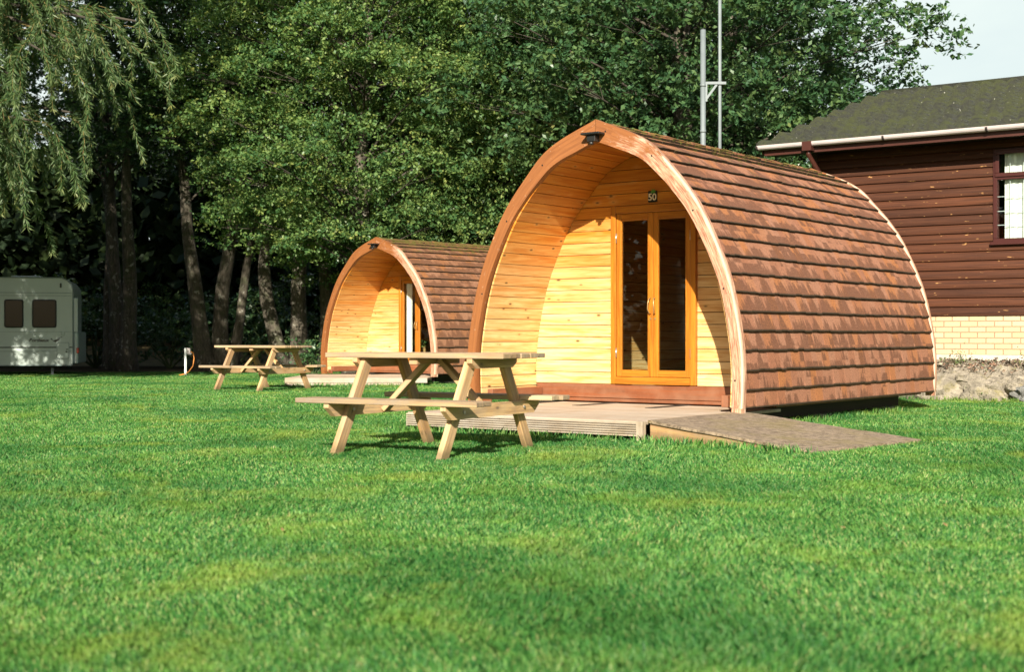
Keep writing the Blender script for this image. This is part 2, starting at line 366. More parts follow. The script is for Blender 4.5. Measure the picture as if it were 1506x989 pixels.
def prof(s, off=0.):
    """point (w,z) on the outer half profile at arc length s, moved outward by off"""
    s = min(max(s, 0), ARC); z = np.interp(s, _s, _z); ww = np.interp(s, _s, _w)
    e = .06; s0, s1 = max(0, s - e), min(ARC, s + e)
    dz = np.interp(s1, _s, _z) - np.interp(s0, _s, _z); dw = np.interp(s1, _s, _w) - np.interp(s0, _s, _w); l = math.hypot(dz, dw)
    return ww + dz / l * off, z - dw / l * off
def inner_curve(off, n=120):
    pts = []
    for i in range(n + 1):
        a, b = prof(ARC * i / n, -off)
        if a <= 0.004:
            # intersect with the centre line
            if pts:
                (a0, b0) = pts[-1]; k = a0 / (a0 - a) if a0 != a else 0; pts.append((0., b0 + (b - b0) * k))
            break
        pts.append((a, b))
    return pts
def width_at(curve, z):
    zs = [p[1] for p in curve]; ws = [p[0] for p in curve]
    return float(np.interp(z, zs, ws, right=0))

def make_pod(loc, yaw, label, shingle, L=4.87, D=.973, scale=(1, 1, 1), curtain=False, number=True):
    root = empty('camping_pod', loc, -yaw, label=label, cat='camping pod'); root.scale = scale
    LIN = inner_curve(.115)
    # --- shingled roof: every shingle its own slab
    mb = MB(); step = .178; k = 0; s = -.02
    while s < ARC - .03:
        for side in (-1, 1):
            y = .035 + random.uniform(-.05, 0)
            while y < L - .02:
                wd = random.uniform(.10, .17); y0 = max(y, .035); y1 = min(y + wd, L - .03); y += wd
                if y1 - y0 < .02: continue
                jit = random.uniform(-.005, .005); s0 = max(0, s + jit); s1 = min(ARC, s + step + .03)
                lift = .031 + random.uniform(-.003, .004); r = random.random()
                a0 = prof(s0, lift); a1 = prof(s1, .004); b0 = prof(s0, .0); b1 = prof(s1, -.012)
                g_ = .0015
                c = [(side * b0[0], y0 + g_, b0[1] + OZ), (side * b0[0], y1 - g_, b0[1] + OZ), (side * b1[0], y1 - g_, b1[1] + OZ), (side * b1[0], y0 + g_, b1[1] + OZ),
                     (side * a0[0], y0 + g_, a0[1] + OZ), (side * a0[0], y1 - g_, a0[1] + OZ), (side * a1[0], y1 - g_, a1[1] + OZ), (side * a1[0], y0 + g_, a1[1] + OZ)]
                b = len(mb.v); mb.v += c
                for q in ((4, 5, 6, 7), (0, 1, 5, 4), (1, 2, 6, 5), (3, 0, 4, 7)):
                    if side < 0: q = q[::-1]
                    mb.f.append(tuple(b + i for i in q)); mb.r.append(r); mb.sm.append(False)
                    for i in q: mb.uv.append((c[i][1], 0.0 if i in (0, 1, 4, 5) else step + .03))
        s += step
    # ridge caps
    y = .03
    while y < L - .05:
        l = random.uniform(.19, .24); r = random.random(); h = random.uniform(.022, .036)
        for side in (-1, 1):
            p0 = prof(ARC, 0); z0 = PH + OZ + h; q = prof(ARC - .15, .03)
            c = [(0, y, z0), (0, min(y + l, L - .03), z0 - .008), (side * q[0], min(y + l, L - .03), q[1] + OZ - .004), (side * q[0], y, q[1] + OZ + .004)]
            d = [(a, b, z - .02) for a, b, z in c]
            mb.hexa(d + c if side > 0 else [d[1], d[0], d[3], d[2], c[1], c[0], c[3], c[2]], r=r)
        y += l - .02
    mb.build('roof', shingle, root)
    # --- shell core under the shingles (keeps light out)
    mb = MB(); oc = [prof(ARC * i / 40, -.02) for i in range(41)]; ic = [prof(ARC * i / 40, -.09) for i in range(41)]
    for side in (-1, 1):
        for i in range(40):
            for c_, fl in ((oc, 1), (ic, -1)):
                a, b = c_[i], c_[i + 1]
                q = [(side * max(a[0], 0), .03, a[1] + OZ), (side * max(a[0], 0), L - .03, a[1] + OZ), (side * max(b[0], 0), L - .03, b[1] + OZ), (side * max(b[0], 0), .03, b[1] + OZ)]
                mb.poly(q if side * fl > 0 else q[::-1])
        a, b = oc[0], ic[0]
        q = [(side * a[0], .03, a[1] + OZ), (side * b[0], .03, b[1] + OZ), (side * b[0], L - .03, b[1] + OZ), (side * a[0], L - .03, a[1] + OZ)]
        mb.poly(q)
    mb.build('shell', M['darkvoid'], root)
    # --- inner lining boards of the porch and room
    mb = MB(); s = .0; bw = .122
    while s < ARC - .1:
        s1 = min(s + bw - .007, ARC)
        for side in (-1, 1):
            r = random.random()
            segs = 2
            for j in range(segs):
                ta = s + (s1 - s) * j / segs; tb = s + (s1 - s) * (j + 1) / segs
                A = prof(ta, -.115); B = prof(tb, -.115); A2 = prof(ta, -.097); B2 = prof(tb, -.097)
                if A[0] < 0.01: continue
                Bx = max(B[0], 0)
                for y0, y1 in ((.01, D - .004), (D + .03, L - .06)):
                    c = [(side * A2[0], y0, A2[1] + OZ), (side * A2[0], y1, A2[1] + OZ), (side * max(B2[0], 0), y1, B2[1] + OZ), (side * max(B2[0], 0), y0, B2[1] + OZ),
                         (side * A[0], y0, A[1] + OZ), (side * A[0], y1, A[1] + OZ), (side * Bx, y1, B[1] + OZ), (side * Bx, y0, B[1] + OZ)]
                    b = len(mb.v); mb.v += c
                    for q in ((4, 7, 6, 5), (0, 4, 5, 1), (2, 6, 7, 3), (3, 7, 4, 0)):
                        if side < 0: q = q[::-1]
                        mb.f.append(tuple(b + i for i in q)); mb.r.append(r); mb.sm.append(False)
                        for i in q: mb.uv.append((c[i][1], (ta - s) if i in (0, 1, 4, 5) else (tb - s)))
        s += bw
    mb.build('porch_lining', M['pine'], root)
    # --- arch boards front and back
    def board(name, y0, y1, yback=False):
        mb = MB(); n = 64; rr = [random.random() for _ in range(8)]
        for side in (-1, 1):
            ou, inn = [], []
            for i in range(n + 1):
                s = ARC * i / n; tt = .105 + .03 * min(1, max(0, (s - 1.2) / 1.0)) + .055 * max(0, min(1, (s - 2.3) / .7))
                o_ = prof(s, .030); q = prof(s, .030 - tt)
                ou.append((max(0., o_[0]) + .0015, o_[1]) if i < n else (.0015, PH + .036)); inn.append([max(q[0], .0015), q[1]])
            if True:
                zc = min(q[1] for q in inn if q[0] < .10)
                for q in inn:
                    if q[0] < .12: q[1] = min(q[1], PH - .165)
            for i in range(n):
                r = rr[(side > 0) * 4 + min(3, int(i / n * 3.2))]
                A, B, C, Dd = ou[i], ou[i + 1], inn[i + 1], inn[i]
                s0, s1 = ARC * i / n, ARC * (i + 1) / n
                P = lambda q, y: (side * q[0], y, q[1] + OZ)
                def face(pts, uvs): mb.poly(pts if side > 0 else pts[::-1], uvs if side > 0 else uvs[::-1], r)
                face([P(A, y0), P(B, y0), P(C, y0), P(Dd, y0)][::-1], [(s0, 0), (s1, 0), (s1, .14), (s0, .14)][::-1])
                face([P(A, y1), P(B, y1), P(C, y1), P(Dd, y1)], [(s0, 0), (s1, 0), (s1, .14), (s0, .14)])
                face([P(A, y0), P(A, y1), P(B, y1), P(B, y0)], [(s0, 0), (s0, .05), (s1, .05), (s1, 0)])
                face([P(Dd, y0), P(Dd, y1), P(C, y1), P(C, y0)][::-1], [(s0, 0.2), (s0, .25), (s1, .25), (s1, 0.2)][::-1])
            mb.poly([(side * ou[0][0], y0, OZ), (side * ou[0][0], y1, OZ), (side * inn[0][0], y1, OZ), (side * inn[0][0], y0, OZ)])
            # foot of the board runs a little lower than the shell
            a, b = side * (ou[0][0] - .002), side * (inn[0][0] + .002)
            mb.box(min(a, b), max(a, b), y0 + .001, y1 - .001, OZ - .05, OZ - .0005, r=rr[side > 0], along='z')
        return mb.build(name, M['arch'], root)
    ab = board('arch_board', -.045, .03)
    bb = board('arch_board', L - .03, L + .035); bb['label'] = 'arch board at the back end of the pod'
    # peeled screws
    for s in (.25, 1.1, 1.9, 2.6, 3.2):
        for side in (-1, 1):
            mb = MB(); q = prof(s, -.045); mb.tube([(side * q[0], -.0465, q[1] + OZ), (side * q[0], -.048, q[1] + OZ)], .009, 8); mb.build('screw_head', M['black'], ab)
    # --- front wall with the door opening, in local u / z
    DU0, DU1, DZ0, DZ1 = -.447, .545, .155 + OZ, 1.985 + OZ
    mb = MB(); z = OZ + .155
    cur = [(a, b + OZ) for a, b in inner_curve(.112)]; ztop = max(b for a, b in cur)
    def strip(u0b, u1b, u0t, u1t, z0, z1, r):
        y0, y1 = D, D + .02
        c = [(u0b, y1, z0), (u1b, y1, z0), (u1b, y0, z0), (u0b, y0, z0), (u0t, y1, z1), (u1t, y1, z1), (u1t, y0, z1), (u0t, y0, z1)]
        o_ = random.random() * 2; b = len(mb.v); mb.v += c
        for q in ((3, 2, 6, 7), (7, 6, 5, 4), (0, 1, 2, 3)):
            mb.f.append(tuple(b + i for i in q)); mb.r.append(r); mb.sm.append(False)
            for i in q: mb.uv.append((c[i][0] + o_, (c[i][2] - z0) + (.02 if i in (0, 1, 4, 5) else 0)))
    while z < ztop - .02:
        z1 = min(z + .1225, ztop); r = random.random()
        for (za, zb) in ((z, z1 - .0065),):
            wa, wb = width_at(cur, za), width_at(cur, zb)
            cuts = [za] + [q for q in (DZ1,) if za < q < zb] + [zb]
            for ca, cb in zip(cuts[:-1], cuts[1:]):
                wa, wb = width_at(cur, ca), width_at(cur, cb)
                if (ca + cb) / 2 < DZ1:
                    strip(-wa, DU0 + .01, -wb, DU0 + .01, ca, cb, r); strip(DU1 - .01, wa, DU1 - .01, wb, ca, cb, random.random())
                else: strip(-wa, wa, -wb, wb, ca, cb, r)
        z = z1
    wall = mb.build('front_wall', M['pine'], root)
    mb = MB()   # backing sheet behind the boards
    pts = [q for q in cur if q[1] > OZ]
    for i in range(len(pts) - 1):
        (a, z0), (b, z1) = pts[i], pts[i + 1]
        zz0, zz1 = z0, z1
        mid = (z0 + z1) / 2
        for u0, u1 in (((-a, DU0 + .012), (DU1 - .012, a)) if mid < DZ1 else ((-a, a),)):
            sa = [(u0, D + .022, zz0), (u1, D + .022, zz0), (u1 if u1 != a else b, D + .022, zz1), (u0 if u0 != -a else -b, D + .022, zz1)]
            mb.poly(sa); mb.poly([(x, y + .03, z_) for x, y, z_ in sa][::-1])
    mb.build('wall_backing', M['darkvoid'], root)
    # back wall
    mb = MB()
    for i in range(len(pts) - 1):
        (a, z0), (b, z1) = pts[i], pts[i + 1]
        mb.poly([(-a, L - .035, z0), (-b, L - .035, z1), (b, L - .035, z1), (a, L - .035, z0)], [(-a, z0), (-b, z1), (b, z1), (a, z0)], int(z0 / .12) * .137 % 1)
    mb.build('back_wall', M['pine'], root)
    # room floor, porch floor
    mb = MB(); mb.box(-1.40, 1.40, D - .0, L - .04, OZ - .035, OZ + .0); mb.build('floor', M['base'], root)
    # sill / base boards
    mb = MB(); mb.box(-1.385, 1.385, D - .035, D - .001, OZ + .008, OZ + .15)
    mb.box(-1.385, 1.385, D - .03, D + .04, OZ - .03, OZ + .0035)
    mb.build('sill_board', M['base'], root, .004)
    for side in (-1, 1):
        mb = MB(); x0, x1 = sorted((side * 1.30, side * 1.365)); mb.box(x0, x1, .04, D - .052, OZ + .003, OZ + .11, along='y')
        if side < 0: mb.box(-1.40, -1.30, .0, .035, OZ - .04, OZ + .04)
        mb.build('skirting_board', M['base'], root, .004)
    # --- door
    fy0, fy1 = D - .045, D + .03
    mb = MB(); fw = .060
    mb.box(DU0, DU0 + fw, fy0, fy1, DZ0, DZ1, along='z'); mb.box(DU1 - fw, DU1, fy0, fy1, DZ0, DZ1, along='z')
    mb.box(DU0 + fw, DU1 - fw, fy0 + .001, fy1, DZ1 - .078, DZ1 - .001); mb.box(DU0 + fw, DU1 - fw, fy0 - .012, fy1, DZ0 + .001, DZ0 + .075)
    fr = mb.build('door_frame', M['door'], root, .004)
    mid = (DU0 + DU1) / 2
    for di, (a, b) in enumerate(((DU0 + fw + .003, mid - .002), (mid + .002, DU1 - fw - .003))):
        z0, z1 = DZ0 + .078, DZ1 - .081; sw = .054; y0, y1 = D - .028, D + .015
        mb = MB(); mb.box(a, a + sw, y0, y1, z0, z1, along='z'); mb.box(b - sw, b, y0, y1, z0, z1, along='z')
        mb.box(a + sw, b - sw, y0 + .001, y1, z1 - .068, z1 - .001); mb.box(a + sw, b - sw, y0 + .001, y1, z0 + .001, z0 + .062)
        dl = mb.build('door', M['door'], root, .004)
        dl['label'] = ('left' if di == 0 else 'right') + ' leaf of the glazed double door'
        mb = MB()   # pale glazing bead
        ga, gb, gz0, gz1 = a + sw, b - sw, z0 + .062, z1 - .069
        for (x0, x1, q0, q1) in ((ga, ga + .008, gz0, gz1), (gb - .008, gb, gz0, gz1), (ga + .008, gb - .008, gz0, gz0 + .008), (ga + .008, gb - .008, gz1 - .008, gz1)):
            mb.box(x0 + .0003, x1 - .0003, y0 + .006, y0 + .016, q0 + .0003, q1 - .0003)
        mb.build('glazing_bead', M['door'], dl)
        mb = MB(); mb.box(ga, gb, y0 + .018, y0 + .024, gz0, gz1); mb.build('pane', M['glass'], dl)
        hx = b - sw * .45 if di == 0 else a + sw * .45; sg = -1 if di == 0 else 1
        mb = MB(); hz = DZ0 + .80
        mb.tube([(hx, y0 - .002, hz + .08), (hx, y0 - .03, hz + .075), (hx + sg * .006, y0 - .045, hz + .03), (hx + sg * .012, y0 - .045, hz - .03), (hx, y0 - .03, hz - .075), (hx, y0 - .002, hz - .08)], .0055, 8)
        mb.tube([(hx, y0 - .006, hz - .13), (hx, y0 + .001, hz - .13)], .012, 10)
        mb.build('handle', M['brass'], dl)
        hx = a - .002 if di == 0 else b + .002
        for hz in (DZ0 + .32, DZ0 + 1.5): mb = MB(); mb.tube([(hx, y0 - .006, hz - .05), (hx, y0 - .006, hz + .05)], .008, 8); mb.build('hinge', M['bolt'], dl)
    if curtain:
        mb = MB(); n = 30; x0, x1 = DU0 + .15, DU0 + .31
        for i in range(n):
            a = x0 + (x1 - x0) * i / n; b = x0 + (x1 - x0) * (i + 1) / n; f = lambda x: D + .024 + .007 * math.sin(x * 95)
            mb.poly([(a, f(a), DZ0 + .1), (b, f(b), DZ0 + .1), (b, f(b), DZ1 - .12), (a, f(a), DZ1 - .12)], smooth=True)
        mb.build('curtain', M['curtain'], root)
    # --- light under the apex
    mb = MB(); mb.box(-.10, .11, -.16, -.05, OZ + PH - .12, OZ + PH - .10); mb.box(-.045, .045, -.13, -.046, OZ + PH - .185, OZ + PH - .12)
    mb.tube([(-.0, -.12, OZ + PH - .19), (0, -.12, OZ + PH - .215)], .022, 10)
    mb.build('porch_light', M['black'], root, .004)
    if number:
        mb = MB(); px, pz = .035, 2.068 + OZ; mb.box(px - .052, px + .052, D - .014, D - .002, pz - .06, pz + .055)
        pl = mb.build('number_plate', M['black'], root, .003)
        fc = bpy.data.curves.new('t', 'FONT'); fc.body = '50'; fc.size = .098; fc.align_x = 'CENTER'; fc.align_y = 'CENTER'; fc.extrude = .002; fc.offset = .0015
        fo = bpy.data.objects.new('t', fc); me = bpy.data.meshes.new_from_object(fo); me.materials.clear(); me.materials.append(M['cream'])
        bpy.data.objects.remove(fo); no = bpy.data.objects.new('number', me); COL.objects.link(no); no.parent = pl
        no.location = (px, D - .0175, pz - .012); no.rotation_euler = (R(90), 0, 0)
        mb = MB()
        for (a, l) in ((60, .05), (100, .045), (30, .045), (140, .03)):
            d = Vector((math.cos(R(a)), 0, math.sin(R(a)))); n_ = Vector((-d.z, 0, d.x)); b0 = Vector((px + .005, D - .018, pz + .03))
            mb.poly([b0, b0 + d * l * .5 - n_ * .012 + Vector((0, -.004, 0)), b0 + d * l, b0 + d * l * .5 + n_ * .012])
        mb.build('leaf_emblem', M['leafgreen'], pl)
    # --- bearers under the pod
    for x in (-1.22, -.42, .42, 1.22):
        mb = MB(); mb.box(x - .05, x + .05, .25, L - .42, .055, OZ - .037, along='y'); mb.build('bearer', M['skid'], root)
    cb = plain('concrete_block', (.3, .28, .25), .9, 0, .2, 9)
    for x in (-1.22, 1.22):
        for y in (.5, 2.2, 4.0): mb = MB(); mb.box(x - .12, x + .12, y, y + .3, 0, .053); mb.build('footing_block', cb, root)
    return root
PODY = .6336; POD = (.826, 13.536, 0)
pod = make_pod(POD, PODY, 'large arched timber camping pod numbered 50 with red-brown shingles, beside the ramp', M['shingle'])
pod2 = make_pod((-2.446, 25.65, 0), .746, 'smaller distant arched camping pod with mossy brown roof and white curtain in its door', M['shingle_far'],
                scale=(.993, 1, .906), curtain=True, number=False)
def podw(u, v, z=0):
    c, s = math.cos(PODY), math.sin(PODY); return Vector((POD[0] + u * c + v * s, POD[1] - u * s + v * c, z))

# ------------------------------------------------------------------ decks and ramp
def ribbed(mb, p0, p1, z0, z1, nrm, rows):
    """fascia board from p0 to p1 with horizontal ribs"""
    h = (z1 - z0) / rows; p0 = Vector(p0); p1 = Vector(p1); nrm = Vector(nrm)
    r = random.random()
    mb.bar(Vector((p0.x, p0.y, (z0 + z1) / 2)) - nrm * .012, Vector((p1.x, p1.y, (z0 + z1) / 2)) - nrm * .012, (0, 0, 1), z1 - z0, .02, r)
    for i in range(rows):
        zc = z0 + h * (i + .5)
        mb.bar(Vector((p0.x, p0.y, zc)) + nrm * .006, Vector((p1.x, p1.y, zc)) + nrm * .006, (0, 0, 1), h * .60, .022, r)
deck = empty('wooden_deck', podw(.22, -.3), -PODY, label='low timber deck with ribbed front in front of the pod numbered 50', cat='deck')
mb = MB(); zt = .168; y = -1.60 + .3
while y < .93 + .3 - .02:
    y1 = min(y + .142, 1.225); xl = -1.03 - .22 - .0; mb.box(xl, 1.25, y, y1 - .005, zt - .028, zt, along='x'); y = y1
mb.build('deck_boards', M['deck'], deck, .003)
mb = MB(); ribbed(mb, (-1.25, -1.305, 0), (1.245, -1.305, 0), .045, .160, (0, -1, 0), 6); mb.build('fascia', M['fascia'], deck)
mb = MB(); ribbed(mb, (-1.253, .9, 0), (-1.253, -1.29, 0), .03, .160, (-1, 0, 0), 6); mb.build('fascia', M['fascia'], deck)
mb = MB()
for x in (-1.1, -.4, .3, 1.12): mb.box(x - .03, x + .03, -1.28, 1.2, .0, .138, along='y')
mb.build('joist', M['skid'], deck)
mb = MB(); mb.box(1.20, 1.262, -1.345, -1.285, -.01, .172, along='z'); mb.build('corner_post', M['fascia'], deck, .004)
# ramp
ramp_o = empty('access_ramp', podw(1.5, -.7), 0, label='grey felt-covered wooden ramp sloping from the deck down to the grass', cat='ramp')
def rl(u, v, z): q = podw(u, v, z) - ramp_o.location; return (q.x, q.y, z)
A, B, C, Dd = (1.49, -1.57), (3.05, -1.85), (3.26, -.26), (1.46, .12)
def felt_mat():
    m, t, p, o = newmat('mossy_ramp_felt'); ob = N(t, 'ShaderNodeTexCoord').outputs['Object']
    n = noise(t, mapping(t, ob, (1, 1.6, 1)), 15, 8, .85, .4); b = noise(t, ob, 2.2, 5, .7)
    c = ramp(t, n, [(.40, (.08, .056, .034)), (.58, (.34, .26, .18))]); c = mix(t, ramp(t, b, [(.5, 0.), (.68, .6)]), c, (.20, .16, .05))
    link(t, c, p.inputs['Base Color']); p.inputs['Roughness'].default_value = .95; bump(t, p, n, .7, .01); return m
M['felt'] = felt_mat()
mb = MB(); n = 10
zs = lambda k: .178 + (.022 - .178) * k
nx, ny = 24, 12; grid = {}
for i in range(nx + 1):
    for j in range(ny + 1):
        k = i / nx; l = j / ny
        u = (A[0] + (B[0] - A[0]) * k) * (1 - l) + (Dd[0] + (C[0] - Dd[0]) * k) * l; v = (A[1] + (B[1] - A[1]) * k) * (1 - l) + (Dd[1] + (C[1] - Dd[1]) * k) * l
        edge = (.02 * mn.noise((u * 5, v * 5, 1)) if i == nx else 0)
        grid[i, j] = rl(u + edge, v, zs(k) + .006 * mn.noise((u * 3, v * 3, 0)))
for i in range(nx):
    for j in range(ny): mb.poly([grid[i, j], grid[i + 1, j], grid[i + 1, j + 1], grid[i, j + 1]], smooth=True)
for j, fl in ((0, 0), (ny, 1)):
    for i in range(nx):
        a, b = grid[i, j], grid[i + 1, j]; q = [(a[0], a[1], a[2] - .022), (b[0], b[1], b[2] - .022), b, a]; mb.poly(q if not fl else q[::-1])
for j in range(ny):
    a, b = grid[nx, j], grid[nx, j + 1]; mb.poly([(a[0], a[1], -.01), (b[0], b[1], -.01), b, a])
mb.build('ramp_surface', M['felt'], ramp_o)
mb = MB()
for (P0, P1, s) in ((A, B, 1), (Dd, C, -1)):
    off = .02 * s
    a, b = rl(P0[0] + .01, P0[1] + off, 0), rl(P1[0] - .05, P1[1] + off, 0)
    a2, b2 = rl(P0[0] + .01, P0[1] + off + .03 * s, 0), rl(P1[0] - .05, P1[1] + off + .03 * s, 0)
    za, zb = zs(0) - .026, zs(1) - .024
    mb.hexa([(a[0], a[1], -.02), (b[0], b[1], -.02), (b2[0], b2[1], -.02), (a2[0], a2[1], -.02), (a[0], a[1], za), (b[0], b[1], zb), (b2[0], b2[1], zb), (a2[0], a2[1], za)] if s > 0 else
            [(a2[0], a2[1], -.02), (b2[0], b2[1], -.02), (b[0], b[1], -.02), (a[0], a[1], -.02), (a2[0], a2[1], za), (b2[0], b2[1], zb), (b[0], b[1], zb), (a[0], a[1], za)])
mb.build('side_board', M['table'], ramp_o)
# far deck
fd = empty('wooden_deck', (-2.63, 25.1, 0), -.03, label='low plank platform in front of the smaller distant pod', cat='deck')
mb = MB(); y = -1.02
while y < 1.2: mb.box(-1.22, 1.22 - max(0, (y + .3)) * .2, y, y + .13, .115, .143); y += .135
mb.build('deck_boards', M['deck'], fd, .003)
mb = MB(); mb.box(-1.22, 1.22, -1.055, -1.025, .06, .14); mb.box(-1.22, 1.0, -1.05, -1.03, .0, .056); mb.build('fascia', M['fascia'], fd, .003)

# ------------------------------------------------------------------ picnic tables
def make_table(loc, yaw, label, sc=1.):
    root = empty('picnic_table', loc, -yaw, label=label, cat='picnic table', group='timber picnic tables on the lawn'); root.scale = (sc, sc, sc)
    lb = .76; b = .45; HT = .735; HB = .41
    mb = MB(); w5 = .125; y = -.335
    for i in range(5):
        e0, e1 = random.uniform(-.012, .012), random.uniform(-.012, .012)
        mb.box(-lb + e0, lb + e1, y, y + w5, HT - .036, HT + random.uniform(-.001, .002)); y += w5 + .010
    mb.build('tabletop', M['table_top'], root, .004)
    for s in (-1, 1):
        mb = MB(); y = s * .70
        for i in range(2):
            e0, e1 = random.uniform(-.02, .02), random.uniform(-.02, .02)
            y0, y1 = sorted((y, y - s * .115)); mb.box(-lb + e0, lb + e1, y0, y1, HB - .036, HB + random.uniform(-.001, .002)); y -= s * .124
        mb.build('bench', M['table_top'], root, .004)
    for fx in (-b, b):
        sg = 1 if fx > 0 else -1
        for s in (-1, 1):
            mb = MB()
            # leg with horizontal cut ends
            f0, f1 = s * .645, s * .225; wl = .112; x0, x1 = sorted((fx - sg * .022, fx + sg * .022)); zt_ = HT - .038
            c = [(x0, f0 - wl / 2, -.03), (x0, f1 - wl / 2, zt_), (x0, f1 + wl / 2, zt_), (x0, f0 + wl / 2, -.03), (x1, f0 - wl / 2, -.03), (x1, f1 - wl / 2, zt_), (x1, f1 + wl / 2, zt_), (x1, f0 + wl / 2, -.03)]
            mb.hexa([c[4], c[5], c[6], c[7], c[0], c[1], c[2], c[3]][::1] if False else [c[0], c[1], c[2], c[3], c[4], c[5], c[6], c[7]])
            leg = mb.build('leg', M['table'], root, .004)
        # seat bearer and top bearer on the outer side, ends cut at a slant
        for nm, yl, z0, z1, cut in (('seat_bearer', .685, HB - .038 - .095, HB - .038, .085), ('top_bearer', .33, HT - .038 - .07, HT - .038, .06)):
            x0, x1 = sorted((fx + sg * .0225, fx + sg * .066))
            mb = MB(); P = [(-yl + cut, z0), (yl - cut, z0), (yl, z1 - .03), (yl, z1), (-yl, z1), (-yl, z1 - .03)]
            r = random.random()
            mb.poly([(x1, a, z) for a, z in P], [(a, z) for a, z in P], r); mb.poly([(x0, a, z) for a, z in P][::-1], [(a, z) for a, z in P][::-1], r)
            for i in range(6):
                (a, z), (a2, z2) = P[i], P[(i + 1) % 6]; mb.poly([(x0, a, z), (x0, a2, z2), (x1, a2, z2), (x1, a, z)], [(a, 0), (a2, 0.), (a2, .04), (a, .04)], r)
            br = mb.build(nm, M['table'], root, .003)
            if nm == 'seat_bearer':
                for s in (-1, 1):
                    mb = MB(); q = s * .44; mb.tube([(x1 if sg > 0 else x0, q, (z0 + z1) / 2), ((x1 if sg > 0 else x0) + sg * .008, q, (z0 + z1) / 2)], .013, 8)
                    mb.build('bolt', M['bolt'], br); mb = MB(); mb.tube([(fx - sg * .0225, q, (z0 + z1) / 2), (fx - sg * .030, q, (z0 + z1) / 2)], .013, 8); mb.build('bolt', M['bolt'], br)
        mb = MB(); mb.bar((fx - sg * .0, 0, HB - .11), (fx - sg * .40, 0, HT - .05), (0, 1, 0), .075, .04); mb.build('brace', M['table'], root, .003)
    mb = MB(); mb.box(-.035, .035, -.30, .30, HT - .038 - .045, HT - .038, along='y'); mb.build('centre_batten', M['table'], root, .003)
    return root
make_table((-.574, 10.518, 0), .507, 'nearest pale timber picnic table standing on the grass before the deck')
make_table((-3.963, 22.45, 0), .534, 'farther picnic table on the left, in front of the tree trunks', .965)

# ------------------------------------------------------------------ lodge
LY = .62; LO = Vector((6.46, 19.5, 0))
lodge = empty('timber_lodge', LO, -LY, label='dark red-brown timber clad lodge with pale brick base and mossy tiled roof', cat='lodge')
def clad_mat():
    m, t, p, o = newmat('worn_red_brown_cladding'); uv, rn = rnd_uv(t); ob = N(t, 'ShaderNodeTexCoord').outputs['Object']
    g = noise(t, mapping(t, uv, (.8, 30, 1)), 1.5, 6, .6, .6)
    c = ramp(t, g, [(.35, (.080, .028, .012)), (.68, (.033, .011, .005))])
    c = mix(t, 1., c, ramp(t, rn, [(0., (.72, .7, .7)), (1., (1.25, 1.2, 1.15))]), 'MULTIPLY')
    l = noise(t, mapping(t, uv, (1.2, 10, 1)), 1.1, 5, .65, .3)
    c = mix(t, ramp(t, l, [(.60, 0.), (.70, .5)]), c, (.10, .036, .02))
    sp = noise(t, mapping(t, uv, (5, 26, 1)), 1., 3, .6, .2)
    c = mix(t, ramp(t, sp, [(.67, 0.), (.71, .85)]), c, (.50, .27, .10))
    link(t, c, p.inputs['Base Color']); p.inputs['Roughness'].default_value = .6; p.inputs['Specular IOR Level'].default_value = .25; bump(t, p, g, .2, .004); return m
CL = clad_mat()
WL, WR, WD = -2.41, 6.0, 6.0
mb = MB(); z = 1.13; zt2 = 3.62
# window opening a .19..1.55, z 2.13..3.42
WA0, WA1, WZ0, WZ1 = .20, 1.62, 2.14, 3.42
while z < zt2:
    z1 = min(z + .128, zt2); r = random.random()
    spans = [(WL, WR)]
    if z1 > WZ0 + .02 and z < WZ1 - .02: spans = [(WL, WA0 + .02), (WA1 - .02, WR)]
    for a, b in spans:
        o_ = random.random() * 9
        prof_ = [(-.012, z), (-.034, z + .012), (-.034, z + .05), (-.022, z1 - .02), (-.010, z1), ]
        for (q0, q1) in zip(prof_[:-1], prof_[1:]):
            mb.poly([(a, q0[0], q0[1]), (b, q0[0], q0[1]), (b, q1[0], q1[1]), (a, q1[0], q1[1])], [(a + o_, q0[1] - z), (b + o_, q0[1] - z), (b + o_, q1[1] - z), (a + o_, q1[1] - z)], r)
    for (q0, q1) in zip(prof_[:-1], prof_[1:]):   # gable end boards
        mb.poly([(WL + q0[0] + .0, WD, q0[1]), (WL + q0[0], 0, q0[1]), (WL + q1[0], 0, q1[1]), (WL + q1[0], WD, q1[1])], [(0, q0[1] - z), (WD, q0[1] - z), (WD, q1[1] - z), (0, q1[1] - z)], r)
    z = z1
mb.build('wall', CL, lodge)
mb = MB(); mb.box(WL - .04, WL + .05, -.05, .05, 1.12, 3.6, along='z'); mb.build('corner_board', M['lodge_trim'], lodge)
mb = MB()
mb.box(WL + .01, WA0 + .03, -.008, .1, .5, 3.7); mb.box(WA1 - .03, WR, -.008, .1, .5, 3.7); mb.box(WA0 + .03, WA1 - .03, -.008, .1, .5, WZ0 + .02); mb.box(WA0 + .03, WA1 - .03, -.008, .1, WZ1 - .02, 3.7)
mb.box(WL + .01, WL + .1, .1, WD, .5, 3.7); mb.box(WR - .1, WR, .1, WD, .5, 3.7); mb.box(WL + .1, WR - .1, WD - .1, WD, .5, 3.7); mb.box(WL + .1, WR - .1, .1, WD - .1, .5, .6)
mb.build('inner_wall', M['darkvoid'], lodge)
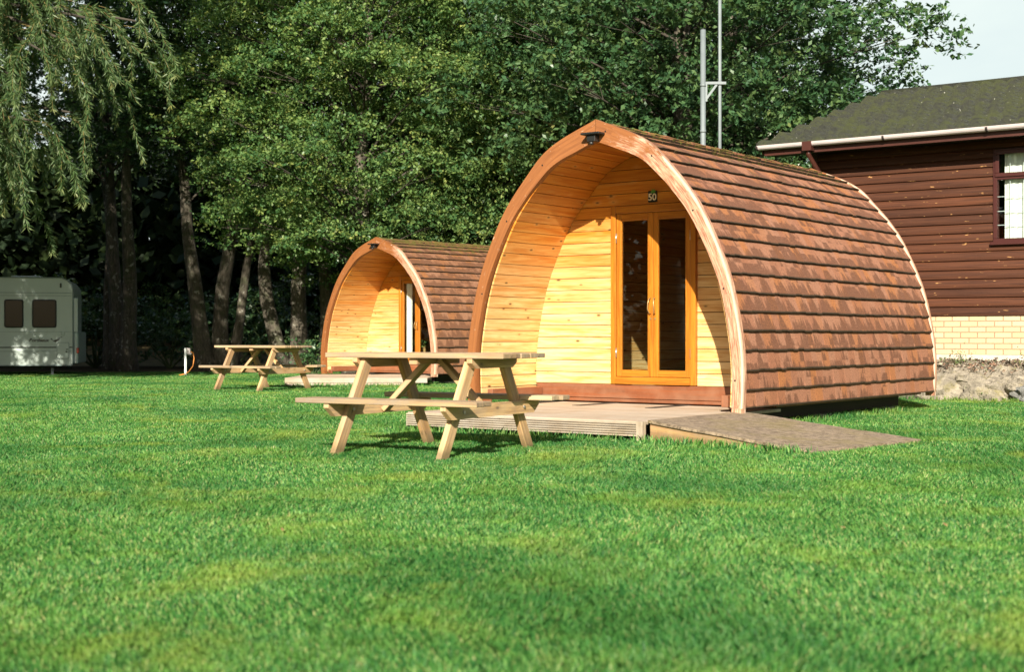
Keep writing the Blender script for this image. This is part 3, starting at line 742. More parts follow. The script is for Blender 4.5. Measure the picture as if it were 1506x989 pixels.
def brick_mat():
    m, t, p, o = newmat('pale_yellow_brick'); uv = N(t, 'ShaderNodeUVMap').outputs[0]
    b = N(t, 'ShaderNodeTexBrick'); link(t, uv, b.inputs['Vector'])
    b.inputs['Scale'].default_value = 1.; b.inputs['Brick Width'].default_value = .235; b.inputs['Row Height'].default_value = .0775
    b.inputs['Mortar Size'].default_value = .009; b.inputs['Mortar Smooth'].default_value = .3
    b.inputs['Color1'].default_value = (.50, .385, .215, 1); b.inputs['Color2'].default_value = (.56, .44, .27, 1); b.inputs['Mortar'].default_value = (.27, .17, .11, 1)
    n = noise(t, mapping(t, uv, (30, 30, 1)), 1., 5, .7)
    link(t, mix(t, ramp(t, n, [(.4, 0.), (.75, .5)]), b.outputs[0], (.45, .33, .2)), p.inputs['Base Color']); p.inputs['Roughness'].default_value = .9
    bump(t, p, math_(t, 'SUBTRACT', math_(t, 'MULTIPLY', n, .3), b.outputs['Fac']), .7, .006); return m
BM = brick_mat()
mb = MB()
mb.poly([(WL + .05, -.012, .60), (WR, -.012, .60), (WR, -.012, 1.128), (WL + .05, -.012, 1.128)], [(0, 0), (WR - WL, 0), (WR - WL, .528), (0, .528)])
mb.poly([(WL + .05, WD, .60), (WL + .05, -.012, .60), (WL + .05, -.012, 1.128), (WL + .05, WD, 1.128)], [(0, 0), (WD, 0), (WD, .528), (0, .528)])
mb.build('brick_base', BM, lodge)
mb = MB(); mb.box(WL + .02, WR, -.035, .0, .0, .60); mb.build('plinth', M['render'], lodge)
# roof with tile courses
def roof_mat():
    m, t, p, o = newmat('mossy_dark_tiles'); uv, rn = rnd_uv(t); ob = N(t, 'ShaderNodeTexCoord').outputs['Object']
    n = noise(t, ob, 14, 6, .75); b = noise(t, ob, 2.2, 4, .6)
    c = ramp(t, n, [(.3, (.014, .016, .012)), (.7, (.04, .042, .032))]); c = mix(t, ramp(t, math_(t, 'ADD', math_(t, 'MULTIPLY', n, .5), math_(t, 'MULTIPLY', b, .5)), [(.44, 0.), (.58, .85)]), c, (.040, .048, .014))
    c = mix(t, ramp(t, noise(t, ob, 22, 2), [(.71, 0.), (.74, .8)]), c, (.35, .35, .30))
    link(t, c, p.inputs['Base Color']); p.inputs['Roughness'].default_value = .9; bump(t, p, n, .8, .02); return m
RM = roof_mat()
EZ, RZ, EB, RB = 3.65, 4.85, -.50, 3.0
mb = MB(); NC = 14
va = lambda k: -3.03 + .55 * k      # verge
for sidey in (0, 1):
    for i in range(NC):
        k0, k1 = i / NC, (i + 1.12) / NC; k1 = min(k1, 1)
        y0 = EB + (RB - EB) * k0; y1 = EB + (RB - EB) * k1; z0 = EZ + (RZ - EZ) * k0 + .055; z1 = EZ + (RZ - EZ) * k1 + .008
        if sidey: y0, y1 = 2 * RB - y0, 2 * RB - y1
        a = va(k0) + (.09 if i % 2 else 0) - .1; rr_ = random.random()
        while a < WR + .4:
            step = .042; 
            for j in range(5):
                x0, x1 = a + j * step, a + (j + 1) * step; hh = [0, .045, .058, .045, .006, 0]
                b0, b1 = hh[j], hh[j + 1]; dz = random.uniform(-.002, .002)
                q = [(x0, y0, z0 + b0 + dz), (x1, y0, z0 + b1 + dz), (x1, y1, z1 + b1 * .6), (x0, y1, z1 + b0 * .6)]
                mb.poly(q if not sidey else q[::-1], r=rr_)
                q = [(x0, y0, z0 - .05), (x1, y0, z0 - .05), (x1, y0, z0 + b1 + dz), (x0, y0, z0 + b0 + dz)]
                mb.poly(q if not sidey else q[::-1], r=rr_)
            a += .21
roof = mb.build('roof', RM, lodge)
mb = MB(); mb.tube([(va(1) - .05, RB, RZ + .02), (WR + .3, RB, RZ + .02)], .07, 10); mb.build('ridge_tiles', RM, roof)
mb = MB()
mb.poly([(va(0), EB, EZ), (va(1), RB, RZ), (WR + .3, RB, RZ), (WR + .3, EB, EZ)]); mb.poly([(va(0), 2 * RB - EB, EZ), (va(1), RB, RZ), (WR + .3, RB, RZ), (WR + .3, 2 * RB - EB, EZ)][::-1])
mb.poly([(va(0), EB + .02, EZ - .09), (WR + .3, EB + .02, EZ - .09), (WR + .3, 0.02, EZ - .09), (va(0), 0.02, EZ - .09)])
mb.poly([(WL, 0, 3.6), (WL, RB, 4.85), (WL, WD, 3.6)]); mb.poly([(WR, 0, 3.6), (WR, WD, 3.6), (WR, RB, 4.85)])
mb.build('soffit', M['lodge_dark'], lodge)
mb = MB(); mb.box(-3.0, WR + .3, EB, EB + .022, EZ - .13, EZ + .01); mb.build('fascia_board', M['lodge_trim'], lodge)
mb = MB()
for sgn in (0, 1):
    y0, y1 = (EB, RB) if not sgn else (2 * RB - EB, RB)
    mb.bar((va(0) - .01, y0, EZ - .04), (va(1) - .01, y1, RZ - .04), (0, 0, 1), .15, .025)
mb.build('barge_board', M['lodge_trim'], lodge)
# gutter: half round profile
mb = MB(); gy = EB - .062; gz = EZ + .005; nseg = 8
for i in range(nseg):
    a0, a1 = math.pi + math.pi * i / nseg, math.pi + math.pi * (i + 1) / nseg
    for rad, fl in ((.058, 0), (.052, 1)):
        q = [(-3.07, gy + rad * math.cos(a0), gz + rad * math.sin(a0)), (WR + .3, gy + rad * math.cos(a0), gz + rad * math.sin(a0)), (WR + .3, gy + rad * math.cos(a1), gz + rad * math.sin(a1)), (-3.07, gy + rad * math.cos(a1), gz + rad * math.sin(a1))]
        mb.poly(q[::-1] if not fl else q, smooth=True)
mb.bar((-3.07, gy - .055, gz + .002), (WR + .3, gy - .055, gz + .002), (0, 0, 1), .012, .008)
gut = mb.build('gutter', M['gutter'], lodge)
for x in (-3.07, -1.15, .28, 1.9, 3.4):
    mb = MB()
    pts = [(x, gy + .062 * math.cos(math.pi + math.pi * i / 8), gz + .062 * math.sin(math.pi + math.pi * i / 8)) for i in range(9)]
    for p0, p1 in zip(pts[:-1], pts[1:]): mb.bar(p0, p1, (1, 0, 0), .03, .006)
    mb.build('gutter_joint', M['lodge_dark'], gut)
mb = MB(); X = -2.28
mb.box(X - .07, X + .07, gy - .07, gy + .07, gz - .12, gz + .012)
mb.tube([(X, gy, gz - .1), (X, gy, gz - .17), (X + .0, -.10, gz - .44), (X, -.085, gz - .55), (X, -.085, .62)], .036, 10)
mb.build('downpipe', M['lodge_trim'], lodge)
# window
win = empty('window', (0, 0, 0)); win.parent = lodge
def wframe(mb, a0, a1, z0, z1, w, y0, y1):
    mb.box(a0, a1, y0, y1, z0, z0 + w); mb.box(a0, a1, y0, y1, z1 - w, z1); mb.box(a0, a0 + w, y0 + .0005, y1 - .0005, z0 + w, z1 - w, along='z'); mb.box(a1 - w, a1, y0 + .0005, y1 - .0005, z0 + w, z1 - w, along='z')
mb = MB(); wframe(mb, WA0, WA1, WZ0, WZ1, .055, -.05, .06)
mb.box(WA0 + .055, WA1 - .055, -.048, .058, 3.0, 3.05)
mb.box(.98, 1.03, -.047, .057, WZ0 + .055, 3.0, along='z')
mb.build('frame', M['frame_win'], win, .005)
mb = MB(); wframe(mb, WA0 + .03, .985, 3.035, WZ1 - .02, .055, -.068, -.0505); mb.build('top_light_sash', M['frame_win'], win, .006)
mb = MB(); mb.box(WA0 - .03, WA1 + .03, -.09, -.051, WZ0 - .035, WZ0 + .012); mb.build('sill', M['frame_win'], win, .005)
mb = MB()
mb.box(WA0 + .055, .98, -.006, .0, WZ0 + .055, 3.0); mb.box(1.03, WA1 - .055, -.006, .0, WZ0 + .055, 3.0); mb.box(WA0 + .055, WA1 - .055, -.006, 0, 3.05, WZ1 - .055)
mb.build('pane', M['glass_clear'], win)
mb = MB()
for x in (.42, .60, .78, 1.2, 1.38): mb.box(x - .004, x + .004, -.010, -.0065, WZ0 + .055, 3.0); mb.box(x - .004, x + .004, -.010, -.0065, 3.05, WZ1 - .055)
for z in (2.38, 2.57, 2.77): mb.box(WA0 + .055, .98, -.0135, -.0105, z - .004, z + .004); mb.box(1.03, WA1 - .055, -.0135, -.0105, z - .004, z + .004)
mb.build('glazing_bars', plain('grey_lead_strip', (.32, .40, .38), .6), win)
mb = MB(); n = 60; x0, x1 = .33, 1.58
for i in range(n):
    a = x0 + (x1 - x0) * i / n; b = x0 + (x1 - x0) * (i + 1) / n; f = lambda x: .045 + .010 * math.sin(x * 60) * math.sin(x * 23)
    mb.poly([(a, f(a), WZ0 + .05), (b, f(b), WZ0 + .05), (b, f(b), WZ1 - .06), (a, f(a), WZ1 - .06)], smooth=True)
mb.build('net_curtain', plain('net_curtain_cloth', (.60, .66, .60), .9), win)

# stone bank in front of the lodge
bank = empty('stone_bank', LO + Vector((0, 0, 0)), -LY, label='low bank of rough pale stone and rubble at the foot of the lodge', cat='stone bank')
def stone_mat(name='rough_stone', a=(.10, .088, .07), b=(.33, .29, .225), moss=(.20, .17, .06)):
    m, t, p, o = newmat(name); ob = N(t, 'ShaderNodeTexCoord').outputs['Object']
    n = noise(t, ob, 9, 8, .72, .4); f = noise(t, ob, 45, 4, .7)
    c = ramp(t, n, [(.3, a), (.6, b)]); c = mix(t, ramp(t, noise(t, ob, 5, 5, .7), [(.55, 0.), (.68, .7)]), c, moss)
    c = mix(t, ramp(t, f, [(.62, 0.), (.72, .6)]), c, (.08, .07, .055))
    link(t, c, p.inputs['Base Color']); p.inputs['Roughness'].default_value = .95; bump(t, p, math_(t, 'ADD', n, math_(t, 'MULTIPLY', f, .4)), .9, .04); return m
SM = stone_mat()
mb = MB(); nx, ny = 420, 48; g_ = {}
sec = [(-.98, -.05), (-1.0, .08), (-1.02, .18), (-.97, .29), (-.82, .35), (-.4, .43), (-.02, .53)]
for i in range(nx + 1):
    a = -3.6 + i * 9.6 / nx
    for j in range(ny + 1):
        q = j / ny * (len(sec) - 1); k = min(int(q), len(sec) - 2); f = q - k
        y = sec[k][0] * (1 - f) + sec[k + 1][0] * f; z = sec[k][1] * (1 - f) + sec[k + 1][1] * f
        d = mn.fractal(Vector((a * 2.2, y * 2.5, z * 4)), .8, 2.2, 6) * .13
        cell = mn.cell(Vector((a * 2.1, 0, z * 4))) * .03
        fade = min(1, (ny - j) / 4)
        crk = 0
        for kx in (a * .9 + z * .8, a * 2.3 - z * 1.3 + 4):
            fr_ = abs(mn.noise((kx * 1.3, z * 2.2, 7.7))); crk += .10 * max(0, 1 - fr_ / .09)
        y2 = y + (-d - cell + crk) * (1 - (j / ny) ** 2); z2 = z + d * .55 * fade - crk * .25 * fade
        g_[i, j] = (a, y2, z2)
for i in range(nx):
    for j in range(ny): mb.poly([g_[i, j], g_[i + 1, j], g_[i + 1, j + 1], g_[i, j + 1]], smooth=False)
mb.build('rock_face', SM, bank)
def rock(r, seed, mat, name, parent, loc, sc):
    bm = bmesh.new(); bmesh.ops.create_icosphere(bm, subdivisions=3, radius=1)
    for v in bm.verts:
        d = mn.fractal(v.co * .9 + Vector((seed, 0, 0)), .8, 2.1, 4); v.co *= 1 + d * .35
        v.co *= 1 + .18 * mn.cell(v.co * 2.2 + Vector((seed, 3, 1)))
        v.co = Vector((v.co.x * sc[0], v.co.y * sc[1], v.co.z * sc[2]))
    me = bpy.data.meshes.new(name); bm.to_mesh(me); bm.free(); me.materials.append(mat)
    o = bpy.data.objects.new(name, me); COL.objects.link(o); o.parent = parent; o.location = loc; return o
DK = stone_mat('dark_grey_stone', (.12, .12, .115), (.26, .26, .25), (.12, .11, .06))
for i, (a, y, z, sx, sy, sz, mt) in enumerate(((1.05, -1.02, .10, .30, .16, .20, DK), (-.35, -.98, .14, .55, .14, .24, SM), (.3, -.99, .10, .32, .13, .2, SM), (-1.2, -.98, .10, .4, .15, .22, SM), (1.65, -.98, .14, .35, .16, .25, SM), (-2.1, -.98, .12, .45, .15, .22, SM), (2.5, -.98, .15, .4, .15, .25, DK))):
    rock(1, i * 3.7, mt, 'boulder', bank, (a, y, z), (sx, sy, sz))
# loose rubble on top of the bank
mb = MB()
for i in range(5200):
    a = random.uniform(-3.5, 5); y = -.02 - abs(random.gauss(0, .34)); z = .525 + y * .22 + random.uniform(-.01, .035)
    if y < -.86: continue
    r_ = random.uniform(.012, .036); c = Vector((a, y, z)); q = [c + Vector((random.uniform(-1, 1), random.uniform(-1, 1), random.uniform(-.7, .9))) * r_ for _ in range(4)]
    rv = random.random()
    for f in ((0, 1, 2), (0, 2, 3), (0, 3, 1), (1, 3, 2)): mb.poly([q[k] for k in f], r=rv)
def rub_mat():
    m, t, p, o = newmat('rubble'); a = N(t, 'ShaderNodeAttribute', attribute_name='rnd')
    link(t, ramp(t, a.outputs['Fac'], [(0., (.04, .032, .022)), (.5, (.12, .09, .06)), (.75, (.24, .13, .085)), (.9, (.34, .3, .23)), (1., (.06, .1, .02))]), p.inputs['Base Color']); p.inputs['Roughness'].default_value = .95; return m
mb.build('rubble', rub_mat(), bank)

# ------------------------------------------------------------------ leaf meshes
def quads_mesh(name, P, D, W, mat, rnd, parent=None):
    """P centre, D half length vector, W half width vector : diamond leaves"""
    n = len(P); v = np.empty((n, 4, 3), 'f'); v[:, 0] = P - D; v[:, 1] = P + W - D * .1; v[:, 2] = P + D; v[:, 3] = P - W - D * .1
    me = bpy.data.meshes.new(name); me.vertices.add(n * 4); me.vertices.foreach_set('co', v.ravel())
    me.loops.add(n * 4); me.loops.foreach_set('vertex_index', np.arange(n * 4, dtype='i'))
    me.polygons.add(n); me.polygons.foreach_set('loop_start', np.arange(0, n * 4, 4, dtype='i'))
    me.update(calc_edges=True)
    at = me.attributes.new('rnd', 'FLOAT', 'FACE'); at.data.foreach_set('value', rnd.astype('f'))
    me.materials.append(mat); o = bpy.data.objects.new(name, me); COL.objects.link(o); o.parent = parent; return o
def rdir(n):
    d = rng.normal(size=(n, 3)); return d / np.linalg.norm(d, axis=1, keepdims=True)
def leaves_at(C, size, aspect=.5, droop=0., up=.25):
    n = len(C); nrm = rdir(n); nrm[:, 2] = np.abs(nrm[:, 2]) + up; nrm /= np.linalg.norm(nrm, axis=1, keepdims=True)
    d = np.cross(nrm, rdir(n)); d /= np.linalg.norm(d, axis=1, keepdims=True)
    d[:, 2] -= droop; d /= np.linalg.norm(d, axis=1, keepdims=True)
    wv = np.cross(nrm, d); wv /= np.linalg.norm(wv, axis=1, keepdims=True)
    s = size * rng.uniform(.65, 1.25, (n, 1)) * .5
    return d * s, wv * s * aspect

def crown_leaves(pads, twigs, per, leaf, name, mat, parent, aspect=.55):
    """pads: (x,y,z,rx,ry,rz). leaves gathered on twigs gathered on pads"""
    Cs = []; tint = []
    for (x, y, z, rx, ry, rz) in pads:
        nt_ = max(4, int(twigs * rx * ry / .8)); d = rdir(nt_); rad = rng.uniform(.35, 1, (nt_, 1)) ** .5
        d[:, 2] = np.where(rng.random(nt_) < .65, np.abs(d[:, 2]), d[:, 2])
        c = d * rad * [rx, ry, rz] + [x, y, z]
        c[:, 2] -= (((c[:, 0] - x) / rx) ** 2 + ((c[:, 1] - y) / ry) ** 2) * rz * .35
        tdir = rdir(nt_) * .5 + d * [1, 1, .2]; tdir /= np.linalg.norm(tdir, axis=1, keepdims=True)
        k = rng.uniform(-.5, 1, (nt_, per, 1)) * .20
        q = c[:, None, :] + tdir[:, None, :] * k + rng.normal(size=(nt_, per, 3)) * [.05, .05, .03]
        Cs.append(q.reshape(-1, 3)); tt = rng.uniform(0, .5, (nt_, 1)) + rng.uniform(0, .5, (nt_, per)); tint.append(tt.ravel())
    C = np.concatenate(Cs); Tn = np.concatenate(tint); D_, W_ = leaves_at(C, leaf, aspect)
    return quads_mesh(name, C, D_, W_, mat, Tn, parent)

def auto_pads(rx, ry, z0, z1, n, seed, padr=(.7, 1.2), flat=.42, shape='round', fill=.4, sp=.90):
    rs = np.random.default_rng(seed); pads = []; tries = 0
    while len(pads) < n and tries < n * 60:
        tries += 1
        t = rs.random(); z = z0 + (z1 - z0) * t
        if shape == 'round': k = math.sqrt(max(.05, 1 - (2 * t - 1) ** 2 * .85))
        elif shape == 'skirt': k = (1 - t) ** .45 * .85 + .15
        a = rs.uniform(0, 2 * math.pi); r = (rs.uniform(fill, 1)) ** .6 * k * rs.uniform(.8, 1.12)
        x, y = math.cos(a) * r * rx, math.sin(a) * r * ry; p = rs.uniform(*padr)
        if any((x - q[0]) ** 2 + (y - q[1]) ** 2 + ((z - q[2]) * 1.7) ** 2 < (sp * (p + q[3]) / 1.3) ** 2 for q in pads): continue
        pads.append((x, y, z, p, p * rs.uniform(.8, 1.1), p * flat * rs.uniform(.8, 1.3)))
    return pads
def stem(mb, p0, p1, r0, r1, seed, bend=.35, n=12, sides=10):
    p0, p1 = Vector(p0), Vector(p1); L = (p1 - p0).length; pts = []; rs = []
    for i in range(n + 1):
        t = i / n; q = p0.lerp(p1, t); w_ = math.sin(t * math.pi) * bend * .35 + t * .0
        q += Vector((mn.noise((t * 2.3 + seed, 0, 1)), mn.noise((t * 2.3 + seed, 5, 2)), 0)) * bend * min(1, t * 3)
        pts.append(q); rs.append((r0 * (1 - t) + r1 * t) * (1 + .5 * math.exp(-t * L / .35)) * (1 + .12 * mn.noise((t * 9, seed, 0))))
    mb.tube(pts, rs, sides); return pts
def make_tree(loc, label, pads, stems, seed, leafmat, leaf=.085, twigs=26, per=15, cat='tree', group=None, rz=0, aspect=.55):
    root = empty('tree', loc, rz, label=label, cat=cat, group=group)
    mb = MB(); tops = []
    for i, (p0, p1, r0) in enumerate(stems): tops.append(stem(mb, p0, p1, r0, r0 * .3, seed + i * 3.3, .45))
    mb.build('trunk', M['bark'], root)
    mb = MB(); rs = random.Random(seed)
    for (x, y, z, rx, ry, rz_) in pads:
        st = tops[rs.randrange(len(tops))]
        best = min(st[2:], key=lambda q: abs(q.z - (z - .6 - .25 * math.hypot(x - q.x, y - q.y))))
        P = [best, best.lerp(Vector((x, y, z)), .5) + Vector((0, 0, .15)), Vector((x, y, z - .05))]
        mb.tube(P, [.035, .02, .008], 5, False)
        for k in range(4):
            a = rs.uniform(0, 6.28); mb.tube([P[2] * .5 + P[1] * .5, Vector((x + math.cos(a) * rx * .6, y + math.sin(a) * ry * .6, z + rs.uniform(-.3, .5) * rz_))], [.008, .004], 3, False)
    mb.build('branches', M['limb'], root)
    crown_leaves(pads, twigs, per, leaf, 'crown', leafmat, root, aspect)
    return root
def copy_thing(src, loc, rz, sc, label, group=None):
    r = src.copy(); COL.objects.link(r); r.location = loc; r.rotation_euler = (0, 0, rz); r.scale = sc if hasattr(sc, '__len__') else (sc, sc, sc); r['label'] = label
    if group: r['group'] = group
    for ch in [c for c in bpy.data.objects if c.parent == src]:
        c = ch.copy(); COL.objects.link(c); c.parent = r
    return r
def at(px, y, d=None): return (px - 753) / 2075 * y

# A front layered alder behind the small pod (crown hangs towards camera)
TG = 'leafy trees behind the lawn'
pA = auto_pads(3.3, 3.0, 2.6, 9.8, 60, 3, (.85, 1.4), .42, 'round', .3)
tA = make_tree((at(520, 29.5), 29.5, 0), 'leafy tree behind the smaller pod with layered sunlit pale-green foliage', pA, [((0, 0, -.1), (.3, .2, 9), .2)], 11, M['leafA'], .085, 85, 16, group=TG)
pB = auto_pads(2.9, 2.8, 2.5, 8.5, 55, 9, (.8, 1.3), .45, 'skirt', .3)
tB = make_tree((at(655, 31.3), 31.3, 0), 'bushy tree between the two pods, its low branches touching the smaller roof', pB, [((0, 0, -.1), (-.3, .4, 8), .18)], 23, M['leafA'], .08, 85, 16, group=TG)
pE = auto_pads(3.6, 3.2, 2.6, 10.5, 80, 15, (1.0, 1.6), .5, 'round', .3)
tE = make_tree((at(1003, 26.2), 26.2, 0), 'broad dark evergreen tree rising behind the large pod and the two metal poles', pE, [((0, 0, -.1), (.2, 0, 9.5), .3)], 31, M['leafE'], .125, 46, 14, group=TG, aspect=.5)
# multi-stem tree by the far table
pC = auto_pads(3.3, 3.0, 4.4, 10.5, 60, 21, (.9, 1.4), .42, 'round', .3)
tC = make_tree((at(432, 33), 33, 0), 'tree with three leaning mottled grey trunks behind the farther picnic table', pC, [((-.25, 0, -.1), (-1.2, .2, 7.5), .19), ((.1, .1, -.1), (.1, .5, 8.5), .21), ((.75, .3, -.1), (.8, .2, 8), .20)], 41, M['leafA'], .10, 50, 14, group=TG)
pD = auto_pads(3.4, 3.2, 4.9, 11.2, 60, 27, (.9, 1.5), .45, 'round', .3)
tD = make_tree((at(310, 34), 34, 0), 'dark multi-stemmed tree standing behind the white hook-up post', pD, [((-.1, 0, -.1), (-1.1, .2, 7), .22), ((.2, .1, -.1), (.6, .5, 8.5), .2), ((.4, .3, -.1), (1.9, .2, 8), .13)], 51, M['leafE'], .11, 46, 13, group=TG)
def cp(src, px, d, rz, sc, label): return copy_thing(src, (at(px, d), d, 0), rz, sc, label, TG)
cp(tD, 185, 35, 2.1, (1, 1, 1.05), 'thick dark-trunked tree between the caravan and the hook-up post')
cp(tB, 555, 33, 1.2, (1.05, 1.05, 1.25), 'tall tree rising behind the layered tree over the smaller pod')
cp(tA, 745, 31, 2.4, (1, 1, 1.1), 'leafy tree directly behind the left edge of the large pod')
cp(tA, 870, 30, 4.0, (.95, .95, 1.05), 'leafy tree directly above the peak of the large pod')
cp(tE, 965, 34, 1.7, (1, 1, 1.1), 'tall dark tree between the pod peak and the metal poles, farther back')
cp(tE, 1092, 27.5, 3.3, (.74, .74, .76), 'dark evergreen tree whose branches reach over the lodge roof against the sky')
# woods left of the frame (reflected in the door, shading the caravan)
for i, (x, y, s, r_, src) in enumerate(((-15, 21, 1.1, 1, tD), (-18, 13, 1.2, 2, tC), (-19, 5, 1.2, 3, tE), (-17, -2, 1.1, 4, tC), (-22, 9, 1.3, 5, tE), (-15, 30, 1.1, .5, tD), (-20, 18, 1.2, 3.1, tC), (-21, 0, 1.3, 4.1, tD))):
    copy_thing(src, (x, y, 0), r_, (s, s, s), ('dense dark tree', 'leafy tree', 'broad evergreen')[(tD, tC, tE).index(src)] + ' outside the picture to the left, ' + ('beside the caravan', 'just nearer than the caravan', 'level with the near picnic table', 'left of the camera', 'far out beside the lawn', 'beyond the caravan', 'behind the willow trunk', 'farthest to the left')[i], 'trees of the wood beyond the left edge')

# far wood as one mass
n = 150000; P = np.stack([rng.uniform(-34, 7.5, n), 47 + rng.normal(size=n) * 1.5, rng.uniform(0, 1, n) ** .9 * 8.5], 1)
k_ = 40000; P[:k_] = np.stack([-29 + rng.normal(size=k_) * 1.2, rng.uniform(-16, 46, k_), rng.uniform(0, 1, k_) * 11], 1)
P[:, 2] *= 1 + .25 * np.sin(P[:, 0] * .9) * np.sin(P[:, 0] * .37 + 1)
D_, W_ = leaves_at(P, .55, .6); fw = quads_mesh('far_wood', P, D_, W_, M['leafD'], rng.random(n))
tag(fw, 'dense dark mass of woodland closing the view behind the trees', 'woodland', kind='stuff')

# ------------------------------------------------------------------ weeping willow at the left
def make_willow(loc, label):
    root = empty('willow_tree', loc, 0, label=label, cat='willow')
    mb = MB(); tp = stem(mb, (0, 0, -.1), (.2, .3, 6.5), .38, .2, 77, .3, 12, 12); mb.build('trunk', M['bark'], root)
    br = MB(); tw = MB(); C = []; Dv = []; Wv = []; T = []
    rs = np.random.default_rng(5)
    tips = []
    # boughs: end points in local coords
    boughs = []
    for i in range(34):
        a = rs.uniform(0, 2 * math.pi); r = rs.uniform(1.2, 4.4); boughs.append((math.cos(a) * r, math.sin(a) * r * .9, rs.uniform(5.6, 9.0) - r * .25))
    boughs += [(4.9, -.5, 6.3), (4.6, -.9, 5.8), (4.2, -1.2, 5.6), (5.4, 0, 6.4), (3.6, -1.0, 5.2), (3.9, -.4, 6.6), (3.0, -1.2, 4.6), (3.4, -.8, 4.3), (2.6, -1.5, 4.2), (2.2, -1.3, 4.8), (3.9, -1, 4.5)]
    for (x, y, z) in boughs:
        s = tp[-1] if z > 5 else tp[8]
        m_ = Vector((x * .5, y * .5, max(z, s.z) + .5)); e = Vector((x, y, z)); c_ = [s.lerp(m_, t) * (1 - t) + m_.lerp(e, t) * t for t in (0, .25, .5, .75, 1)]
        br.tube(c_, [.09, .07, .05, .035, .02], 6, False)
        low = z < 5
        for k in range(15 if not low else 17):
            t = rs.uniform(.5, 1); b0 = s.lerp(m_, t) * (1 - t) + m_.lerp(e, t) * t + Vector(rs.normal(size=3) * .25)
            L = rs.uniform(1.0, 2.3) if not low else rs.uniform(1.1, 2.2)
            if x < 3 and not low: L *= 1.25
            d = Vector((rs.normal() * .5 + .35, rs.normal() * .4 - .15, .1)); pts = []
            q = b0.copy(); v = d.normalized(); nn = 9; st = L / nn
            for j in range(nn + 1):
                pts.append(q.copy()); v = (v + Vector((rs.normal() * .22, rs.normal() * .22, -.36))).normalized(); q = q + v * st
            tw.tube(pts, [.005 * (1 - j / nn) + .0015 for j in range(nn + 1)], 3, False)
            nl = int(L * 150); ts = rs.uniform(0.08, 1, nl) * nn
            for tt in ts:
                j = min(int(tt), nn - 1); p = pts[j].lerp(pts[j + 1], tt - j); ax = (pts[j + 1] - pts[j]).normalized()
                o_ = Vector(rs.normal(size=3)); o_ = (o_ - ax * o_.dot(ax)).normalized()
                ld = (ax * .8 + o_ * rs.uniform(.3, 1.3) + Vector((0, 0, -.15))).normalized(); l = rs.uniform(.04, .085)
                wn = ld.cross(Vector(rs.normal(size=3))).normalized()
                C.append(p + ld * l); Dv.append(ld * l); Wv.append(wn * l * .14); T.append(rs.uniform(0, .85) if tt < nn * .97 else .95)
    br.build('boughs', M['limb'], root); tw.build('twigs', M['twig'], root)
    up_ = auto_pads(6.1, 4.2, 7.0, 15.5, 100, 91, (1.0, 1.6), .5, 'round', .05, .55); up_ = [(p[0] + 1.1,) + p[1:] for p in up_]  # crown above the view, enlarged to shade the trunks behind
    up_ += [(rs.uniform(-4.2, 2.0), rs.uniform(-.5, 3), rs.uniform(3.0, 7.0), 1.2, 1.1, .7) for _ in range(26)]  # extra leaf pads added out of view to shade the caravan
    crown_leaves(up_, 50, 14, .13, 'shade_crown', M['leafW'], root, .3)
    quads_mesh('crown', np.array(C), np.array(Dv), np.array(Wv), M['leafW'], np.array(T), root); return root
make_willow((-12.0, 24.8, 0), 'weeping willow at the upper left with long trailing yellow-green fronds')

# sunlit bush far back between trunks
def make_shrub(loc, label, r=.9, seed=1, mat='leafA', group=None, name='shrub', leaf=.08, n=14):
    root = empty(name, loc, 0, label=label, cat=name); pads = auto_pads(r, r, .25 * r, 1.5 * r, n, seed, (.3 * r, .5 * r), .6, 'round', .2)
    mb = MB()
    for p in pads[:8]: mb.tube([(0, 0, -.02), (p[0] * .5, p[1] * .5, p[2] * .5), p[:3]], [.03 * r, .02 * r, .008], 5, False)
    mb.build('stems', M['stalk'], root); crown_leaves(pads, 60 / max(r, .5) if r > .3 else 5, 10 if r > .3 else 5, leaf, 'foliage', M[mat], root); return root
make_shrub((at(232, 43), 43, .5), 'bush on the bank seen between dark trunks behind the hook-up post', 1.2, 3)
make_shrub((at(300, 37), 37, .0), 'low dark shrub at the feet of the multi-stemmed tree', .7, 5, 'leafE')
make_shrub((at(462, 30.5), 30.5, 0), 'low undergrowth shrub beside the smaller pod, left of its arch', .5, 8, 'leafE')
make_shrub((at(690, 27.5), 27.5, 0), 'shrub filling the gap behind the side of the smaller pod', .8, 12, 'leafA')
for (px, d, r_, lb_) in ((140, 38, 1.3, 'dark understory bush in the shade just right of the caravan'), (345, 39, 1.4, 'dark understory bush behind the trunks left of the farther table'), (60, 37, 1.5, 'dark understory bush above the roof of the caravan'),
                      (425, 38, 1.5, 'dark understory bush behind the three mottled trunks'), (250, 37.5, 1.0, 'dark understory bush directly behind the hook-up post')):
    make_shrub((at(px, d), d, .0), lb_, r_, int(px), 'leafE', leaf=.12, n=16)
# woodland bank
mb = MB(); nx, ny = 60, 12; g_ = {}
for i in range(nx + 1):
    for j in range(ny + 1):
        x = -34 + 44 * i / nx; t = j / ny; y = 39 + 9 * t; z = -.05 + 1.0 * (t * t * (3 - 2 * t)) + .15 * mn.noise((x * .5, y * .5, 0)) * min(1, t * 4); g_[i, j] = (x, y, z)
for i in range(nx):
    for j in range(ny): mb.poly([g_[i, j], g_[i + 1, j], g_[i + 1, j + 1], g_[i, j + 1]], smooth=True)
tag(mb.build('woodland_bank', plain('dry_grass_bank', (.16, .12, .045), .95, 0, .4, 3, .4)), 'dry grassy bank under the trees', 'bank', kind='structure')

